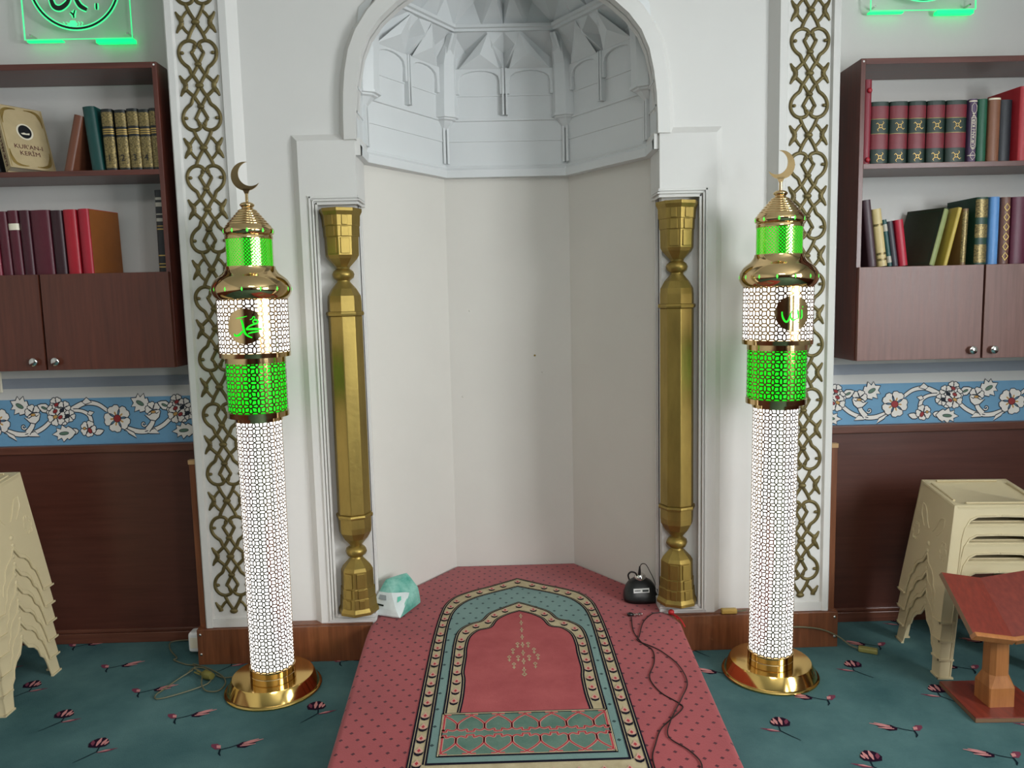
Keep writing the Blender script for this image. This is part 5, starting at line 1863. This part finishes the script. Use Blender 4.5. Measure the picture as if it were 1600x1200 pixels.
MB().tube(catmull([(a-org[0], c-org[1], z-org[2]) for a, c, z in p_], 5), 0.0027, 8).build('flex', M['cord_olive'], fx_, smooth=60)
p_ = [(-1.20, 2.90, 0.006), (-1.16, 2.875, 0.006), (-1.11, 2.87, 0.012)]
MB().tube(catmull([(a-org[0], c-org[1], z-org[2]) for a, c, z in p_], 5), 0.0027, 8).build('flex', M['cord_olive'], fx_, smooth=60)
PLUG = pmat('plug_olive', (110, 104, 50), 0.4)
pg = MB()
pg.tube([(0, 0, 0), (0.012, -0.006, 0), (0.030, -0.016, 0), (0.046, -0.026, 0)], [0.010, 0.019, 0.017, 0.013], 10)
pg.tube([(-0.002, 0.002, 0.0), (-0.03, 0.02, 0.002)], 0.003, 6)
pg.tube([(-0.008, -0.008, 0.0), (-0.036, 0.010, 0.002)], 0.003, 6)
o = pg.build('plug', PLUG, fx_, smooth=50)
o.location = (-1.245-org[0], 2.885-org[1], 0.020)
ws = thing('wall_socket', 'white socket box low on the wall behind the left plinth end', 'socket', (-1.345, 3.10, 0.02))
MB().box(-0.03, 0.03, -0.03, 0.03, 0.0, 0.085).build('box', M['upvc'], ws, bevel=0.012, seg=3)
MB().box(-0.02, 0.02, -0.032, -0.029, 0.02, 0.065).build('plate', M['cream'], ws)
# light switch at the far left under the bookcase
sw = thing('light_switch', 'cream light switch plate under the left bookcase', 'switch', (-2.20, 3.258, 1.108))
MB().box(-0.045, 0.045, -0.010, 0.0, 0.0, 0.085).build('plate', M['cream'], sw, bevel=0.003)
MB().box(-0.026, 0.026, -0.015, -0.008, 0.018, 0.067).build('rocker', M['cream'], sw, bevel=0.002)

# right lamp flex with inline switch on the carpet, gold adapter on the plinth
fr_ = thing('lamp_flex', 'olive lamp flex with inline switch crossing the right plinth end', 'cord', (1.2, 2.95, 0))
org = (1.2, 2.95, 0)
p_ = [(1.03, 2.96, 0.09), (1.10, 2.985, 0.095), (1.18, 2.991, 0.090), (1.25, 2.991, 0.075), (1.31, 2.985, 0.045), (1.345, 2.972, 0.018), (1.37, 2.960, 0.010)]
MB().tube(catmull([(a-org[0], c-org[1], z-org[2]) for a, c, z in p_], 5), 0.0032, 8).build('flex', M['cord_olive'], fr_, smooth=60)
p_ = [(1.02, 2.98, 0.0), (1.03, 2.96, 0.09)]
o = MB().box(-0.036, 0.036, -0.014, 0.014, 0, 0.020).build('inline_switch', pmat('switch_olive', (132, 128, 70), 0.4), fr_, bevel=0.005)
o.location = (1.404-org[0], 2.940-org[1], 0.001)
o.rotation_euler = (0, 0, radians(-28))
ad = thing('gold_adapter', 'small gold plug adapter on the plinth ledge left of the right lamp', 'adapter', (0.862, 3.012, 0.150))
MB().box(-0.032, 0.032, -0.010, 0.014, 0.0, 0.020).build('case', M['gold_plastic'], ad, bevel=0.004)
MB().box(-0.024, 0.024, -0.0115, 0.0, 0.005, 0.013).build('front_plate', M['gold_plastic'], ad, bevel=0.001)
MB().tube([(0.032, 0.0, 0.010), (0.045, -0.004, 0.010), (0.07, -0.006, 0.016)], 0.003, 6).build('lead', M['cord_olive'], ad)
